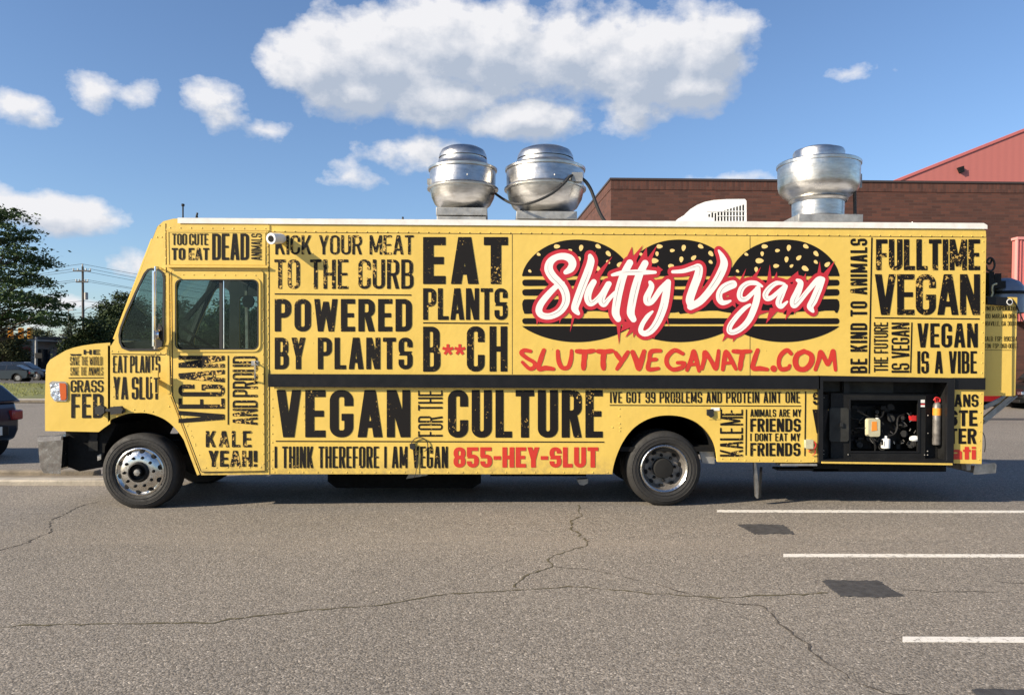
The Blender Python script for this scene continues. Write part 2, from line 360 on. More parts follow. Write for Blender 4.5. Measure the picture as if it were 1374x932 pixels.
# ------------------------------------------------------------------ ground
def asphalt_fn(t, b, oc):
    big = t.noise(oc, 0.16, 4, 0.6); mid = t.noise(oc, 1.3, 4, 0.65)
    base = t.mix(t.mr(big, 0.3, 0.7), (0.160, 0.143, 0.122), (0.222, 0.197, 0.166))
    base = t.mix(t.mr(mid, 0.35, 0.75, 0, 0.35), base, (0.130, 0.117, 0.102))
    n = t.node('ShaderNodeTexVoronoi'); t.l.new(oc, n.inputs['Vector']); n.inputs['Scale'].default_value = 85
    st = t.node('ShaderNodeSeparateColor'); t.l.new(n.outputs['Color'], st.inputs[0])
    gl = t.mr(st.outputs[0], 0.0, 1.0, 0.50, 1.45); gl = t.m('ADD', gl, t.mr(st.outputs[1], 0.90, 1.0, 0, 1.3))
    gl2 = t.mr(t.noise(oc, 34, 3, 0.7), 0.3, 0.7, 0.72, 1.28)
    gl = t.m('MULTIPLY', gl, gl2)
    c = t.vm('MULTIPLY', base, t.node('ShaderNodeCombineXYZ').outputs[0]) if False else None
    sc_ = t.node('ShaderNodeVectorMath', operation='SCALE'); t.l.new(base, sc_.inputs[0]); t.l.new(gl, sc_.inputs['Scale'])
    c = t.mix(t.mr(st.outputs[2], 0.7, 1.0, 0, 0.3), sc_.outputs[0], (0.27, 0.215, 0.155))
    s3 = t.node('ShaderNodeSeparateXYZ'); t.l.new(oc, s3.inputs[0])
    trk = t.m('MULTIPLY', t.mr(t.m('ABSOLUTE', t.m('ADD', s3.outputs[1], t.m('ADD', 1.25, t.m('MULTIPLY', t.noise(t.mapping(oc, (.2, .2, .2)), 1.0, 2), .8)))), 0.15, 0.75, 1.0, 0.0), t.mr(t.noise(t.mapping(oc, (.25, 1.5, 1)), 1.4, 4), .35, .65))
    c = t.mix(t.m('MULTIPLY', trk, 0.30), c, (0.30, 0.255, 0.205))
    drip = t.m('MULTIPLY', t.mr(t.noise(oc, 2.6, 5, 0.7), 0.66, 0.74), t.mr(t.noise(oc, 0.35, 2), 0.48, 0.60)); c = t.mix(t.m('MULTIPLY', drip, 0.55), c, (0.05, 0.047, 0.045))
    stain = t.mr(t.noise(t.mapping(oc, (0.35, 1, 1)), 0.9, 3, 0.5), 0.66, 0.80, 0, 0.30)
    c = t.mix(stain, c, (0.075, 0.07, 0.066))
    t.l.new(c, b.inputs['Base Color'])
    bn = t.node('ShaderNodeBump'); bn.inputs['Strength'].default_value = 0.55; bn.inputs['Distance'].default_value = 0.006
    t.l.new(t.m('ADD', t.m('MULTIPLY', n.outputs['Distance'], -1.0), t.noise(oc, 60, 2)), bn.inputs['Height']); t.l.new(bn.outputs[0], b.inputs['Normal'])
M['asphalt'] = mat('worn_asphalt', (0.16, 0.15, 0.135), 0.88, fn=asphalt_fn)
M['tar'] = mat('fresh_tar_patch', (0.045, 0.044, 0.045), 0.85, var=0.45, vscale=14, bump=(120, 0.4, 0.005))
M['crack'] = mat('crack_dark', (0.065, 0.056, 0.046), 0.95, var=0.4, vscale=20)  # flat dark brown of the crack strips
M['moss'] = mat('crack_fill', (0.092, 0.078, 0.042), 0.95, var=0.4, vscale=20)
def paint_fn(t, b, oc):
    k = t.mr(t.noise(oc, 22, 6, 0.8), 0.53, 0.62); t.l.new(t.mix(t.m('MULTIPLY', k, 0.85), (0.72, 0.69, 0.63), (0.17, 0.155, 0.135)), b.inputs['Base Color'])
M['paint'] = mat('road_paint', (0.8, 0.78, 0.74), 0.7, fn=paint_fn)
M['concrete'] = mat('old_concrete', (0.36, 0.32, 0.26), 0.85, var=0.22, vscale=5, bump=(40, 0.6, 0.01))
M['darkconcrete'] = mat('brown_concrete', (0.20, 0.165, 0.12), 0.9, var=0.35, vscale=4, bump=(40, 0.6, 0.01))  # darker and browner than the other concrete
M['road'] = mat('road_asphalt', (0.12, 0.115, 0.11), 0.85, var=0.15, vscale=0.4)
M['grass'] = mat('dry_grass', (0.13, 0.14, 0.04), 0.9, var=0.45, vscale=0.9)
M['grassblade'] = mat('grass_blades', (0.16, 0.17, 0.05), 0.8, var=0.4, vscale=0.5)

def sym(a): return sorted(set(a))
xs = sym([-900, -400, -150, -60, -30, -18] + list(np.arange(-12, 16.01, 0.5)) + [20, 30, 60, 150, 400, 900])
ys = sym([-60, -20] + list(np.arange(-10, 8.01, 0.5)) + [12, 20, 40, 90, 200, 500, 1600])
V = []; Fc = []
for j, y in enumerate(ys):
    for i, x in enumerate(xs): V.append((x, y, float(gz(x, y))))
for j in range(len(ys) - 1):
    for i in range(len(xs) - 1): a = j * len(xs) + i; Fc.append((a, a + 1, a + 1 + len(xs), a + len(xs)))
mk('parking_lot', V, Fc, 'asphalt', kind='structure', smooth=True)

def sheet(name, pix, m, lift, label=None, cat=None, kind=None, grp=None, sub=6):
    """a thin sheet lying on the lot with this outline, thickness given by a short skirt"""
    if m == 'tar':      # ragged torn edge
        q = []
        for a, b in zip(pix, pix[1:] + pix[:1]):
            for i in range(9): t = i / 9; q.append((a[0] + (b[0] - a[0]) * t + random.gauss(0, .7), a[1] + (b[1] - a[1]) * t + random.gauss(0, .35)))
        pix = q
    P_ = G([p[0] for p in pix], [p[1] for p in pix], lift); n = len(P_)
    v = list(P_) + [(p[0], p[1], p[2] - lift - 0.004) for p in P_]
    ar = sum(P_[i][0] * P_[(i + 1) % n][1] - P_[(i + 1) % n][0] * P_[i][1] for i in range(n)); idx = list(range(n)) if ar > 0 else list(range(n))[::-1]
    f = [tuple(idx)]
    for a, b in zip(idx, idx[1:] + idx[:1]): f.append((a, a + n, b + n, b))
    o = mk(name, v, f, m, kind=kind); return o
# painted bay lines (extend out of frame to the right)
def line_px(y0a, y0b, x0, x1, y1a, y1b, n=14):
    top = []; bot = []
    for i in range(n + 1):
        t = i / n; x = x0 + (x1 - x0) * t; top.append((x, y0a + (y1a - y0a) * t + random.uniform(-.12, .12))); bot.append((x, y0b + (y1b - y0b) * t + random.uniform(-.12, .12)))
    return top + bot[::-1]
for k, (ya, yb, x0, xx, yc, yd) in enumerate(((683.6, 686.4, 962, 1500, 684.6, 687.4), (742.4, 746.2, 1051, 1550, 743.2, 747), (853.2, 860, 1211, 1700, 855, 862))):
    o = sheet('painted_line', line_px(ya, yb, x0, xx, yc, yd), 'paint', 0.004, kind='structure')
for pix in ([(990.6, 703.4), (1000, 702.6), (1040, 703), (1051, 703.8), (1059, 710), (1066, 716), (1040, 715.4), (1012, 715.8), (1004, 711)],
            [(1103, 779), (1108, 777.2), (1140, 778.2), (1180, 778.2), (1188, 785), (1200, 792), (1214, 798.6), (1180, 800.6), (1128, 799), (1116, 790)],
            [(1303, 925), (1310, 923), (1360, 924), (1420, 925), (1470, 965), (1350, 966)]):
    sheet('tar_patch', pix, 'tar', 0.0045, kind='structure')
def crack(pts, wd, m='crack'):
    """irregular open crack: a thin dark jittered strip following the lot"""
    P_ = G([p[0] for p in pts], [p[1] for p in pts], 0.003); line = []
    for a, b in zip(P_[:-1], P_[1:]):
        n = max(2, int(np.linalg.norm(b - a) / 0.05))
        for i in range(n): line.append(a + (b - a) * i / n)
    line.append(P_[-1]); line = np.array(line); n = len(line)
    jit = np.cumsum(RNG.normal(0, 0.010, n)); jit -= np.linspace(jit[0], jit[-1], n); jit += RNG.normal(0, 0.006, n)
    d = np.gradient(line, axis=0); d /= np.linalg.norm(d, axis=1)[:, None] + 1e-9; nrm = np.stack([-d[:, 1], d[:, 0], 0 * d[:, 0]], 1)
    line = line + nrm * jit[:, None]; ww = wd * np.clip(RNG.lognormal(0, 0.7, n), 0.15, 2.4) * 0.36
    L = line + nrm * ww[:, None]; R = line - nrm * ww[:, None]
    v = np.concatenate([L, R]); f = [(i + n, i + 1 + n, i + 1, i) for i in range(n - 1)]
    mk('crack', v, f, m, kind='structure')
crack([(0, 841), (76, 838), (150, 837.5), (214, 837), (285, 834), (305, 827), (357, 821), (433, 814), (474, 812), (540, 802), (596, 794), (700, 787.5), (771, 785), (852, 792), (963, 801), (1010, 798), (1064, 795), (1110, 794)], 0.017, 'moss')
crack([(1212, 791), (1250, 791.5), (1291, 793), (1340, 793)], 0.010)
crack([(133, 672), (110, 678), (66, 698), (58, 706), (63, 714), (36, 727), (0, 737), (-40, 750)], 0.013)
crack([(777, 677), (786, 690), (773, 698), (771, 709), (786, 715), (799, 726), (794, 733), (741, 746), (733, 753), (738, 760), (710, 769), (695, 781), (690, 787)], 0.016, 'moss')
crack([(738, 760), (786, 763.5), (826, 768), (882, 779), (902, 786), (932, 794), (963, 801), (1028, 811), (1054, 829), (1084, 854), (1109, 875), (1134, 897), (1160, 915), (1185, 923), (1245, 932), (1300, 945)], 0.012)
crack([(1311, 776), (1340, 779), (1374, 782)], 0.008)
crack([(560, 700), (640, 703), (720, 702)], 0.004); crack([(0, 690), (60, 689), (110, 688.5)], 0.004)

# kerb and strip beyond it on the left; the island's end lies behind the front wheel
def slab(name, x0, x1, y0, y1, z0, z1, m, bev=0.02, kind='structure', parent=None):
    mb = MB(); mb.box(x0, x1, y0, y1, z0, z1); return mb.build(name, m, parent, kind=kind, bev=bev)
XE = -4.95
for k in range(9):      # kerb cast in lengths with open joints
    x1 = XE - k * 2.4; slab('kerb', x1 - 2.385, x1, 1.78, 2.06, -0.05, 0.075, 'concrete', 0.025)
slab('gutter', XE - 22, XE, 2.06, 2.62, -0.05, 0.022, 'darkconcrete', 0.0)
for k in range(9): x1 = XE - 1.1 - k * 2.4; slab('kerb', x1 - 2.385, x1, 2.62, 2.84, -0.05, 0.085, 'darkconcrete', 0.02)
for x0 in (-60.0,):
    slab('sidewalk', -90, 2.0, 24.0, 26.0, 0.0, 0.09, 'concrete', 0.0)
    slab('kerb', -90, 2.0, 23.75, 24.0, 0.0, 0.12, 'darkconcrete', 0.03)
slab('lawn', -90, 2.0, 26.0, 50, 0.0, 0.10, 'grass', 0.0)
slab('road', -200, 10, 52, 100, -0.02, 0.012, 'road', 0.0)
slab('dark_strip', 7.6, 40, 15.55, 16.5, -0.01, 0.006, 'tar', 0.0)  # long dark strip across the lot, in the same material as the patches
# grass tufts on the lawn
n = 9000; gx = RNG.uniform(-42, -22, n); gy = RNG.uniform(26.1, 49.5, n); keep = RNG.random(n) < np.clip(0.25 + 0.8 * np.sin(gx * 1.1 + gy * .8) ** 2, 0, 1); gx = gx[keep]; gy = gy[keep]; n = len(gx)
h = RNG.uniform(0.05, 0.16, n); dx = RNG.normal(0, .05, n); dy = RNG.normal(0, .05, n); wv_ = RNG.uniform(0.02, 0.05, n)
v = np.stack([np.stack([gx - wv_, gy, 0 * gx + .09], 1), np.stack([gx + wv_, gy, 0 * gx + .09], 1), np.stack([gx + dx, gy + dy, .09 + h], 1)], 1).reshape(-1, 3)
mk('grass', v, [(3 * i, 3 * i + 1, 3 * i + 2) for i in range(n)], 'grassblade', kind='stuff')
# ------------------------------------------------------------------ lettering: glyph fields -> flat meshes
def polys_from_field(fld, res):
    """marching squares: the area where fld < 0 as polygons in grid units"""
    ins = fld < 0; c = ins[:-1, :-1].astype(int) + ins[:-1, 1:] + ins[1:, 1:] + ins[1:, :-1]
    V_ = []; F_ = []; nrow = c.shape[0]
    for j in range(nrow):
        full = np.flatnonzero(c[j] == 4)
        if len(full):
            br = np.flatnonzero(np.diff(full) > 1); st = np.r_[full[0], full[br + 1]]; en = np.r_[full[br], full[-1]] + 1
            for a, b in zip(st, en):
                k = len(V_); V_ += [(a, j), (b, j), (b, j + 1), (a, j + 1)]; F_.append((k, k + 1, k + 2, k + 3))
    jj, ii = np.nonzero((c > 0) & (c < 4))
    for j, i in zip(jj.tolist(), ii.tolist()):
        cs = ((i, j), (i + 1, j), (i + 1, j + 1), (i, j + 1)); vs = (fld[j, i], fld[j, i + 1], fld[j + 1, i + 1], fld[j + 1, i]); k = len(V_)
        for q in range(4):
            a, b = vs[q], vs[(q + 1) & 3]
            if a < 0: V_.append(cs[q])
            if (a < 0) != (b < 0):
                t = a / (a - b); p, r = cs[q], cs[(q + 1) & 3]; V_.append((p[0] + (r[0] - p[0]) * t, p[1] + (r[1] - p[1]) * t))
        if len(V_) - k > 2: F_.append(tuple(range(k, len(V_))))
        else: del V_[k:]
    return np.array(V_, float).reshape(-1, 2) * res, F_
def box_(X, Y, x0, x1, y0, y1): return np.maximum(np.abs(X - (x0 + x1) / 2) - (x1 - x0) / 2, np.abs(Y - (y0 + y1) / 2) - (y1 - y0) / 2)
def rb_(X, Y, x0, x1, y0, y1, r):
    r = max(0.01, min(r, (x1 - x0) / 2, (y1 - y0) / 2)); qx = np.abs(X - (x0 + x1) / 2) - (x1 - x0) / 2 + r; qy = np.abs(Y - (y0 + y1) / 2) - (y1 - y0) / 2 + r
    return np.hypot(np.maximum(qx, 0), np.maximum(qy, 0)) + np.minimum(np.maximum(qx, qy), 0) - r
def sl_(X, Y, xa, xb, y0, y1, t):
    """slanted bar of horizontal width t, centre line from (xa, y0) to (xb, y1)"""
    return np.maximum(np.abs(X - (xa + (xb - xa) * (Y - y0) / (y1 - y0))) - t / 2, np.maximum(y0 - Y, Y - y1))
mx, mn = np.maximum, np.minimum
def glyph(c, X, Y, w, h, t, v):
    ro = w * 0.46; ri = max(ro - min(t, v), 0.1 * w)
    ring = lambda x0, x1, y0, y1: mx(rb_(X, Y, x0, x1, y0, y1, ro), -rb_(X, Y, x0 + t, x1 - t, y0 + v, y1 - v, max(ro - t, (x1 - x0 - 2 * t) * .35)))
    dsh = lambda x1, y0, y1: mx(mx(rb_(X, Y, -x1, x1, y0, y1, ro), -X), -mx(rb_(X, Y, -x1, x1 - t, y0 + v, y1 - v, max(ro - t, .1 * w)), t - X))
    bx = lambda a, b, c_, d: box_(X, Y, a, b, c_, d)
    hv = h / 2
    if c == 'O' or c == '0': return ring(0, w, 0, h)
    if c == 'C': return mx(ring(0, w, 0, h), -bx(w - t * 1.2, w + 9, .37 * h, .65 * h))
    if c == 'G': return mn(mx(ring(0, w, 0, h), -bx(w - t * 1.2, w + 9, .50 * h, .66 * h)), bx(w * .5, w, .50 * h - v, .50 * h))
    if c == 'D': return dsh(w, 0, h)
    if c == 'P': return mn(dsh(w, .42 * h, h), bx(0, t, 0, h))
    if c == 'R': return mn(mn(dsh(w, .44 * h, h), bx(0, t, 0, h)), sl_(X, Y, w - t / 2, w * .58, 0, .46 * h, t))
    if c == 'B': return mn(dsh(w, 0, .54 * h), dsh(w * .96, .54 * h - v, h))
    if c == 'U': return mx(mx(rb_(X, Y, 0, w, 0, 2 * h, ro), -rb_(X, Y, t, w - t, v, 2 * h, max(ro - t, .1 * w))), Y - h)
    if c == 'J': return mx(mx(mx(rb_(X, Y, 0, w, 0, 2 * h, ro), -rb_(X, Y, t, w - t, v, 2 * h, max(ro - t, .1 * w))), Y - h), -bx(-9, w / 2, .30 * h, 2 * h))
    if c in 'S5':
        k = .5 * h + v * .5; lo = mx(ring(0, w, 0, k), -bx(-9, w / 2, .31 * h, k - v))
        if c == '5': return mn(mn(mx(ring(0, w, 0, .64 * h), -bx(-9, w / 2, .31 * h, .64 * h - v)), bx(0, t, .52 * h, h)), bx(0, w * .95, h - v, h))
        return mn(lo, mx(ring(0, w, k - v, h), -bx(w / 2, w + 9, k, .69 * h)))
    if c == '8': return mn(ring(0, w, 0, .5 * h + v / 2), ring(0, w, .5 * h - v / 2, h))
    if c == '9': return mn(mx(ring(0, w, 0, h), -bx(-9, w / 2, .28 * h, .5 * h)), ring(0, w, .40 * h, h))
    if c == '6': return mn(mx(ring(0, w, 0, h), -bx(w / 2, w + 9, .5 * h, .72 * h)), ring(0, w, 0, .60 * h))
    if c == '3': return mx(mn(ring(0, w, 0, .5 * h + v / 2), ring(0, w, .5 * h - v / 2, h)), -bx(-9, w * .45, .28 * h, .72 * h))
    if c == '2': return mn(mn(mx(ring(0, w, .44 * h, h), -mn(bx(-9, w / 2, -9, .70 * h), bx(-9, w - t * 1.1, .3 * h, .62 * h))), mx(sl_(X, Y, t * .6, w - t * .6, 0, .60 * h, t * 1.1), -X)), bx(0, w, 0, v))
    if c == '1': return mn(bx(w / 2 - t / 2, w / 2 + t / 2, 0, h), bx(w * .12, w / 2, .78 * h, .9 * h))
    if c == '4': return mn(mn(bx(w - 1.5 * t, w - .5 * t, 0, h), sl_(X, Y, t * .5, w - t, .25 * h, h, t)), bx(0, w, .20 * h, .20 * h + v))
    if c == 'A': return mn(mn(sl_(X, Y, t / 2, w / 2 - t * .12, 0, h, t), sl_(X, Y, w - t / 2, w / 2 + t * .12, 0, h, t)), mx(bx(0, w, .20 * h, .20 * h + v), np.abs(X - w / 2) - w * .3))
    if c == 'V': return mn(sl_(X, Y, w / 2 - t * .12, t / 2, 0, h, t), sl_(X, Y, w / 2 + t * .12, w - t / 2, 0, h, t))
    if c == 'W': a = t * .86; return mn(mn(sl_(X, Y, w * .27, a / 2, 0, h, a), sl_(X, Y, w * .27, w / 2, 0, h * .92, a)), mn(sl_(X, Y, w * .73, w / 2, 0, h * .92, a), sl_(X, Y, w * .73, w - a / 2, 0, h, a)))
    if c == 'M': a = t * .9; return mn(mn(bx(0, a, 0, h), bx(w - a, w, 0, h)), mn(sl_(X, Y, w / 2, a * .6, .12 * h, h, a), sl_(X, Y, w / 2, w - a * .6, .12 * h, h, a)))
    if c == 'N': return mn(mn(bx(0, t * .9, 0, h), bx(w - t * .9, w, 0, h)), sl_(X, Y, w - t * .55, t * .55, 0, h, t * 1.05))
    if c == 'K': return mn(mn(bx(0, t, 0, h), sl_(X, Y, t * .9, w - t / 2, .30 * h, h, t)), sl_(X, Y, w - t / 2, w * .42, 0, .62 * h, t))
    if c == 'Y': return mn(bx(w / 2 - t / 2, w / 2 + t / 2, 0, .5 * h), mn(sl_(X, Y, w / 2, t / 2, .38 * h, h, t), sl_(X, Y, w / 2, w - t / 2, .38 * h, h, t)))
    if c == 'E': return mn(mn(bx(0, t, 0, h), bx(0, w, 0, v)), mn(bx(0, w, h - v, h), bx(0, w * .92, hv - v * .45, hv + v * .45)))
    if c == 'F': return mn(bx(0, t, 0, h), mn(bx(0, w, h - v, h), bx(0, w * .92, hv - v * .55, hv + v * .4)))
    if c == 'L': return mn(bx(0, t, 0, h), bx(0, w, 0, v))
    if c == 'T': return mn(bx(w / 2 - t / 2, w / 2 + t / 2, 0, h), bx(0, w, h - v, h))
    if c == 'H': return mn(mn(bx(0, t, 0, h), bx(w - t, w, 0, h)), bx(0, w, hv - v / 2, hv + v / 2))
    if c == 'I': return bx(0, w, 0, h)
    if c == '!': return mn(sl_(X, Y, w / 2, w / 2, .28 * h, h, w), bx(0, w, 0, .17 * h))
    if c == '-': return bx(0, w, .38 * h, .38 * h + v)
    if c == '.': return bx(0, w, 0, w)
    if c == ',': return mn(bx(0, w, 0, w), sl_(X, Y, w * .2, w * .6, -w * .6, 0, w * .6))
    if c == ':': return mn(bx(0, w, .12 * h, .12 * h + w), bx(0, w, .6 * h, .6 * h + w))
    if c == '/': return sl_(X, Y, t / 2, w - t / 2, 0, h, t * .8)
    if c == '*':
        f_ = None
        for a in (90, 210, 330, 30, 150) if False else (90, 162, 234, 306, 18):
            a = math.radians(a); dx, dy = math.cos(a), math.sin(a); xx = (X - w / 2) * dx + (Y - h / 2) * dy; yy = -(X - w / 2) * dy + (Y - h / 2) * dx
            q = mx(np.abs(yy) - w * .13, mx(-xx, xx - w * .5)); f_ = q if f_ is None else mn(f_, q)
        return f_
    if c == 'a': return mn(mn(mx(ring(0, w, 0, .46 * h), -bx(w * .6, w + 9, .5 * h, h)), bx(w - t, w, 0, .62 * h)), mx(ring(0, w, .1 * h, .78 * h), -bx(-9, w - t, -9, .56 * h)))
    if c == 't': return mn(bx(w / 2 - t / 2, w / 2 + t / 2, 0, h), bx(0, w, .60 * h, .60 * h + v * .8))
    if c == 'i': return mn(bx(0, w, 0, .76 * h), bx(0, w, .84 * h, h))
    return bx(0, w, 0, h)
WID = {'I': None, 'M': 1.28, 'W': 1.42, 'E': .86, 'F': .84, 'L': .82, 'T': .92, 'A': 1.06, 'V': 1.04, 'Y': 1.0, '!': None, '.': None, ',': None, ':': None, '-': .62, '1': .8, '/': .8, 'i': None, 't': .72, '*': .9, ' ': .5}
TRUCKPRINT = []
def text(s, x0, y0, x1, y1, m='ink', wt=0.36, gap=0.16, rot=False, Y=-0.004, parent=None, res=None, label=None, hv=0.78, name='lettering', mapper=None, widths=None):
    """one line of block lettering filling the photo box; rot: reads bottom to top"""
    Wp, Hp = (y1 - y0, x1 - x0) if rot else (x1 - x0, y1 - y0)
    ws = [(WID.get(c, 1.0) if WID.get(c, 1.0) is not None else wt * 1.0) for c in s]
    if widths: ws = widths
    u = Wp / (sum(ws) + gap * (len(s) - 1)); t = wt * u; v = min(t * hv, Hp * .22)
    res = res or max(0.22, min(0.5, t / 5)); V_ = []; F_ = []; n0 = 0; cx = 0.0
    for c, wd in zip(s, ws):
        wpx = wd * u
        if c != ' ':
            gx_ = np.arange(-2 * res, wpx + 2.5 * res, res); gy_ = np.arange(-2 * res - (t if c == ',' else 0), Hp + 2.5 * res, res); X, Yg = np.meshgrid(gx_, gy_)
            f_ = glyph(c, X, Yg, wpx, Hp, t if c not in '.,:!' else wpx, v)
            pv, pf = polys_from_field(f_, res)
            if len(pv):
                pv = pv + (gx_[0] + cx, gy_[0]); V_.append(pv); F_ += [tuple(i + n0 for i in q) for q in pf]; n0 += len(pv)
        cx += wpx + gap * u
    a = np.concatenate(V_)
    if rot: px, py = x1 - a[:, 1], y1 - a[:, 0]
    else: px, py = x0 + a[:, 0], y1 - a[:, 1]
    if mapper: w3 = mapper(px, py); fl = F_
    else: w3 = S(px, py, Y)
    # grid y up + pixel y down keeps the winding facing the viewer
    fl = F_ if True else F_
    o = mk(name, w3, fl, m, parent, label=label or ('lettering reading ' + s))
    return o
def rule(x0, y0, x1, y1, th, parent, m='ink_solid', Y=-0.003):
    dx, dy = x1 - x0, y1 - y0; L = math.hypot(dx, dy); nx, ny = -dy / L * th / 2, dx / L * th / 2
    q = S([x0 + nx, x1 + nx, x1 - nx, x0 - nx], [y0 + ny, y1 + ny, y1 - ny, y0 - ny], Y)
    mk('printed_rule', q, [(0, 1, 2, 3)] if True else [], m, parent)
def strokes_field(strokes, res, bbox, grow=0.0, extra=None):
    x0, y0, x1, y1 = bbox; gx_ = np.arange(x0, x1, res); gy_ = np.arange(y0, y1, res); X, Yg = np.meshgrid(gx_, gy_); f_ = np.full(X.shape, 1e3)
    for pts, rad in strokes:
        P_ = np.array(pts, float); R = np.full(len(P_), rad, float) if not hasattr(rad, '__len__') else np.interp(np.linspace(0, 1, len(P_)), np.linspace(0, 1, len(rad)), rad)
        for a, b, ra, rb in zip(P_[:-1], P_[1:], R[:-1], R[1:]):
            m_ = max(ra, rb) + grow + 2; i0, i1 = int(max(0, (min(a[0], b[0]) - m_ - x0) / res)), int((max(a[0], b[0]) + m_ - x0) / res) + 2; j0, j1 = int(max(0, (min(a[1], b[1]) - m_ - y0) / res)), int((max(a[1], b[1]) + m_ - y0) / res) + 2
            xs_, ys_ = X[j0:j1, i0:i1], Yg[j0:j1, i0:i1]
            if xs_.size == 0: continue
            d = b - a; L2 = d @ d + 1e-9; t = np.clip(((xs_ - a[0]) * d[0] + (ys_ - a[1]) * d[1]) / L2, 0, 1)
            q = np.hypot(xs_ - a[0] - t * d[0], ys_ - a[1] - t * d[1]) - (ra + (rb - ra) * t) - grow
            f_[j0:j1, i0:i1] = mn(f_[j0:j1, i0:i1], q)
    if extra is not None:
        for tri in extra:
            A = [np.array(p, float) for p in tri]; 
            if (A[1][0] - A[0][0]) * (A[2][1] - A[0][1]) - (A[2][0] - A[0][0]) * (A[1][1] - A[0][1]) < 0: A = A[::-1]
            q = None
            for a, b in zip(A, A[1:] + A[:1]):
                d = b - a; L = np.linalg.norm(d) + 1e-9; e = ((X - a[0]) * d[1] - (Yg - a[1]) * d[0]) / L; q = e if q is None else mx(q, e)
            f_ = mn(f_, q)
    return f_, gx_[0], gy_[0]
def field_mesh(name, fld, x0, y0, res, m, Y, parent, label=None, mapper=None):
    pv, pf = polys_from_field(fld, res); pv = pv + (x0, y0); w3 = S(pv[:, 0], pv[:, 1], Y)
    return mk(name, w3, [q[::-1] for q in pf], m, parent, label=label)
# ------------------------------------------------------------------ the food truck
TW = 2.30
T = thing('food_truck', 'long yellow food truck covered in black slogans with three burgers and a white script name', 'food truck', (0.0, 1.15, 0.0))
def P1(name, poly, Y0, Y1, m, parent=T, holes=(), **kw):
    mb = MB(); mb.prism(pl(poly), Y0, Y1, [pl(h) for h in holes]); return mb.build(name, m, parent, **kw)
arch_f = [(270, 637), (264, 622), (254, 602), (243, 584), (233, 572), (222, 563), (209, 557), (197, 554), (186, 553.5), (172, 554.5), (160, 558), (150, 562), (144.8, 566)]
arch_r = [(961.5, 607), (959, 596), (952, 583), (942, 572), (930, 564), (914, 558.5), (897, 556.8), (880, 558.5), (863, 565), (848, 576), (836, 592), (828, 609), (823, 625), (821.5, 636)]
arch_r = [tuple(p) for p in smooth_line(arch_r, 3)]; arch_f = arch_f[:2] + [tuple(p) for p in smooth_line(arch_f[2:], 3)]
qwin = [(203.8, 360.3), (213, 361.5), (219, 366), (220.8, 374), (220.4, 400), (219.8, 455), (217.5, 465), (211, 469.3), (172, 469.3), (164.5, 466.5), (161, 459.5), (160, 450), (162, 440), (170, 419), (182.5, 391), (194, 367), (198.5, 361.8)]
dwin = rrect(236.5, 375.5, 347, 468.5, 7)
cab_out = [(144.8, 463.7), (149, 463.2), (154, 455), (205, 319), (211, 304), (219, 297), (232, 293.6), (240, 293.2), (362, 294.2), (362, 636.3)] + arch_f
cab = P1('cab_side', cab_out, 0.0, 0.035, 'yellow', holes=[qwin, dwin], bev=0.006)
P1('cab_side', [(x, y) for x, y in cab_out], TW - 0.035, TW, 'yellow', holes=[qwin, dwin]).data  # far side
# flat printed panel over the door and its frame
P1('sign_panel', [(225.5, 311.6), (356, 312.6), (356, 355.6), (226.5, 354.8)], -0.009, -0.001, 'yellow', bev=0.002)
P1('drip_rail', [(225, 356.3), (360, 357.3), (360, 359.3), (225, 358.6)], -0.035, -0.001, 'yellow', bev=0.004)
P1('panel_frame', [(224.6, 309.6), (357.6, 310.8), (357.6, 312.4), (226.5, 311.4), (227.3, 354.8), (225.6, 354.8)], -0.014, -0.001, 'yellow', bev=0.002)
# windshield frame, windshield, cab roof cap, cab floor, bulkhead
def xs_prism(name, pts, Y0, Y1, m, **kw): return P1(name, pts, Y0, Y1, m, **kw)
def thick(a, b, d):
    dx, dy = b[0] - a[0], b[1] - a[1]; L = math.hypot(dx, dy); nx, ny = -dy / L * d, dx / L * d
    return [a, b, (b[0] + nx, b[1] + ny), (a[0] + nx, a[1] + ny)]
for Y0, Y1 in ((0.037, 0.10), (1.12, 1.16), (TW - 0.10, TW - 0.037)): P1('windshield_pillar', thick((154, 456), (205.5, 321), -5), Y0, Y1, 'cabin' if Y0 > 1 else 'yellow')
P1('windshield', thick((157, 455), (206, 323), -1.5), 0.13, TW - 0.13, 'glass')
P1('cab_roof', [(205.5, 320), (211.3, 305), (219, 298), (232, 294.6), (240, 294.2), (361, 295.2), (361, 301), (240, 301), (222, 306), (212, 320)], 0.036, TW - 0.036, 'yellow', bev=0.01)
P1('cowl', [(146, 464.6), (154, 456), (158, 459), (154, 474), (146, 474)], 0.036, TW - 0.036, 'yellow')
P1('dashboard', [(158, 462), (196, 458), (206, 470), (203, 500), (166, 500)], 0.05, TW - 0.05, 'cabin', bev=0.02)
P1('firewall', [(147, 475), (166, 475), (166, 552), (147, 552)], 0.036, TW - 0.036, 'matte')
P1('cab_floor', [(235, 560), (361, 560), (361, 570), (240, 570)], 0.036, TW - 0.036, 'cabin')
P1('cab_lining', [(356, 302), (360.5, 302), (360.5, 560), (356, 560)], 0.036, TW - 0.036, 'cabin', holes=[])
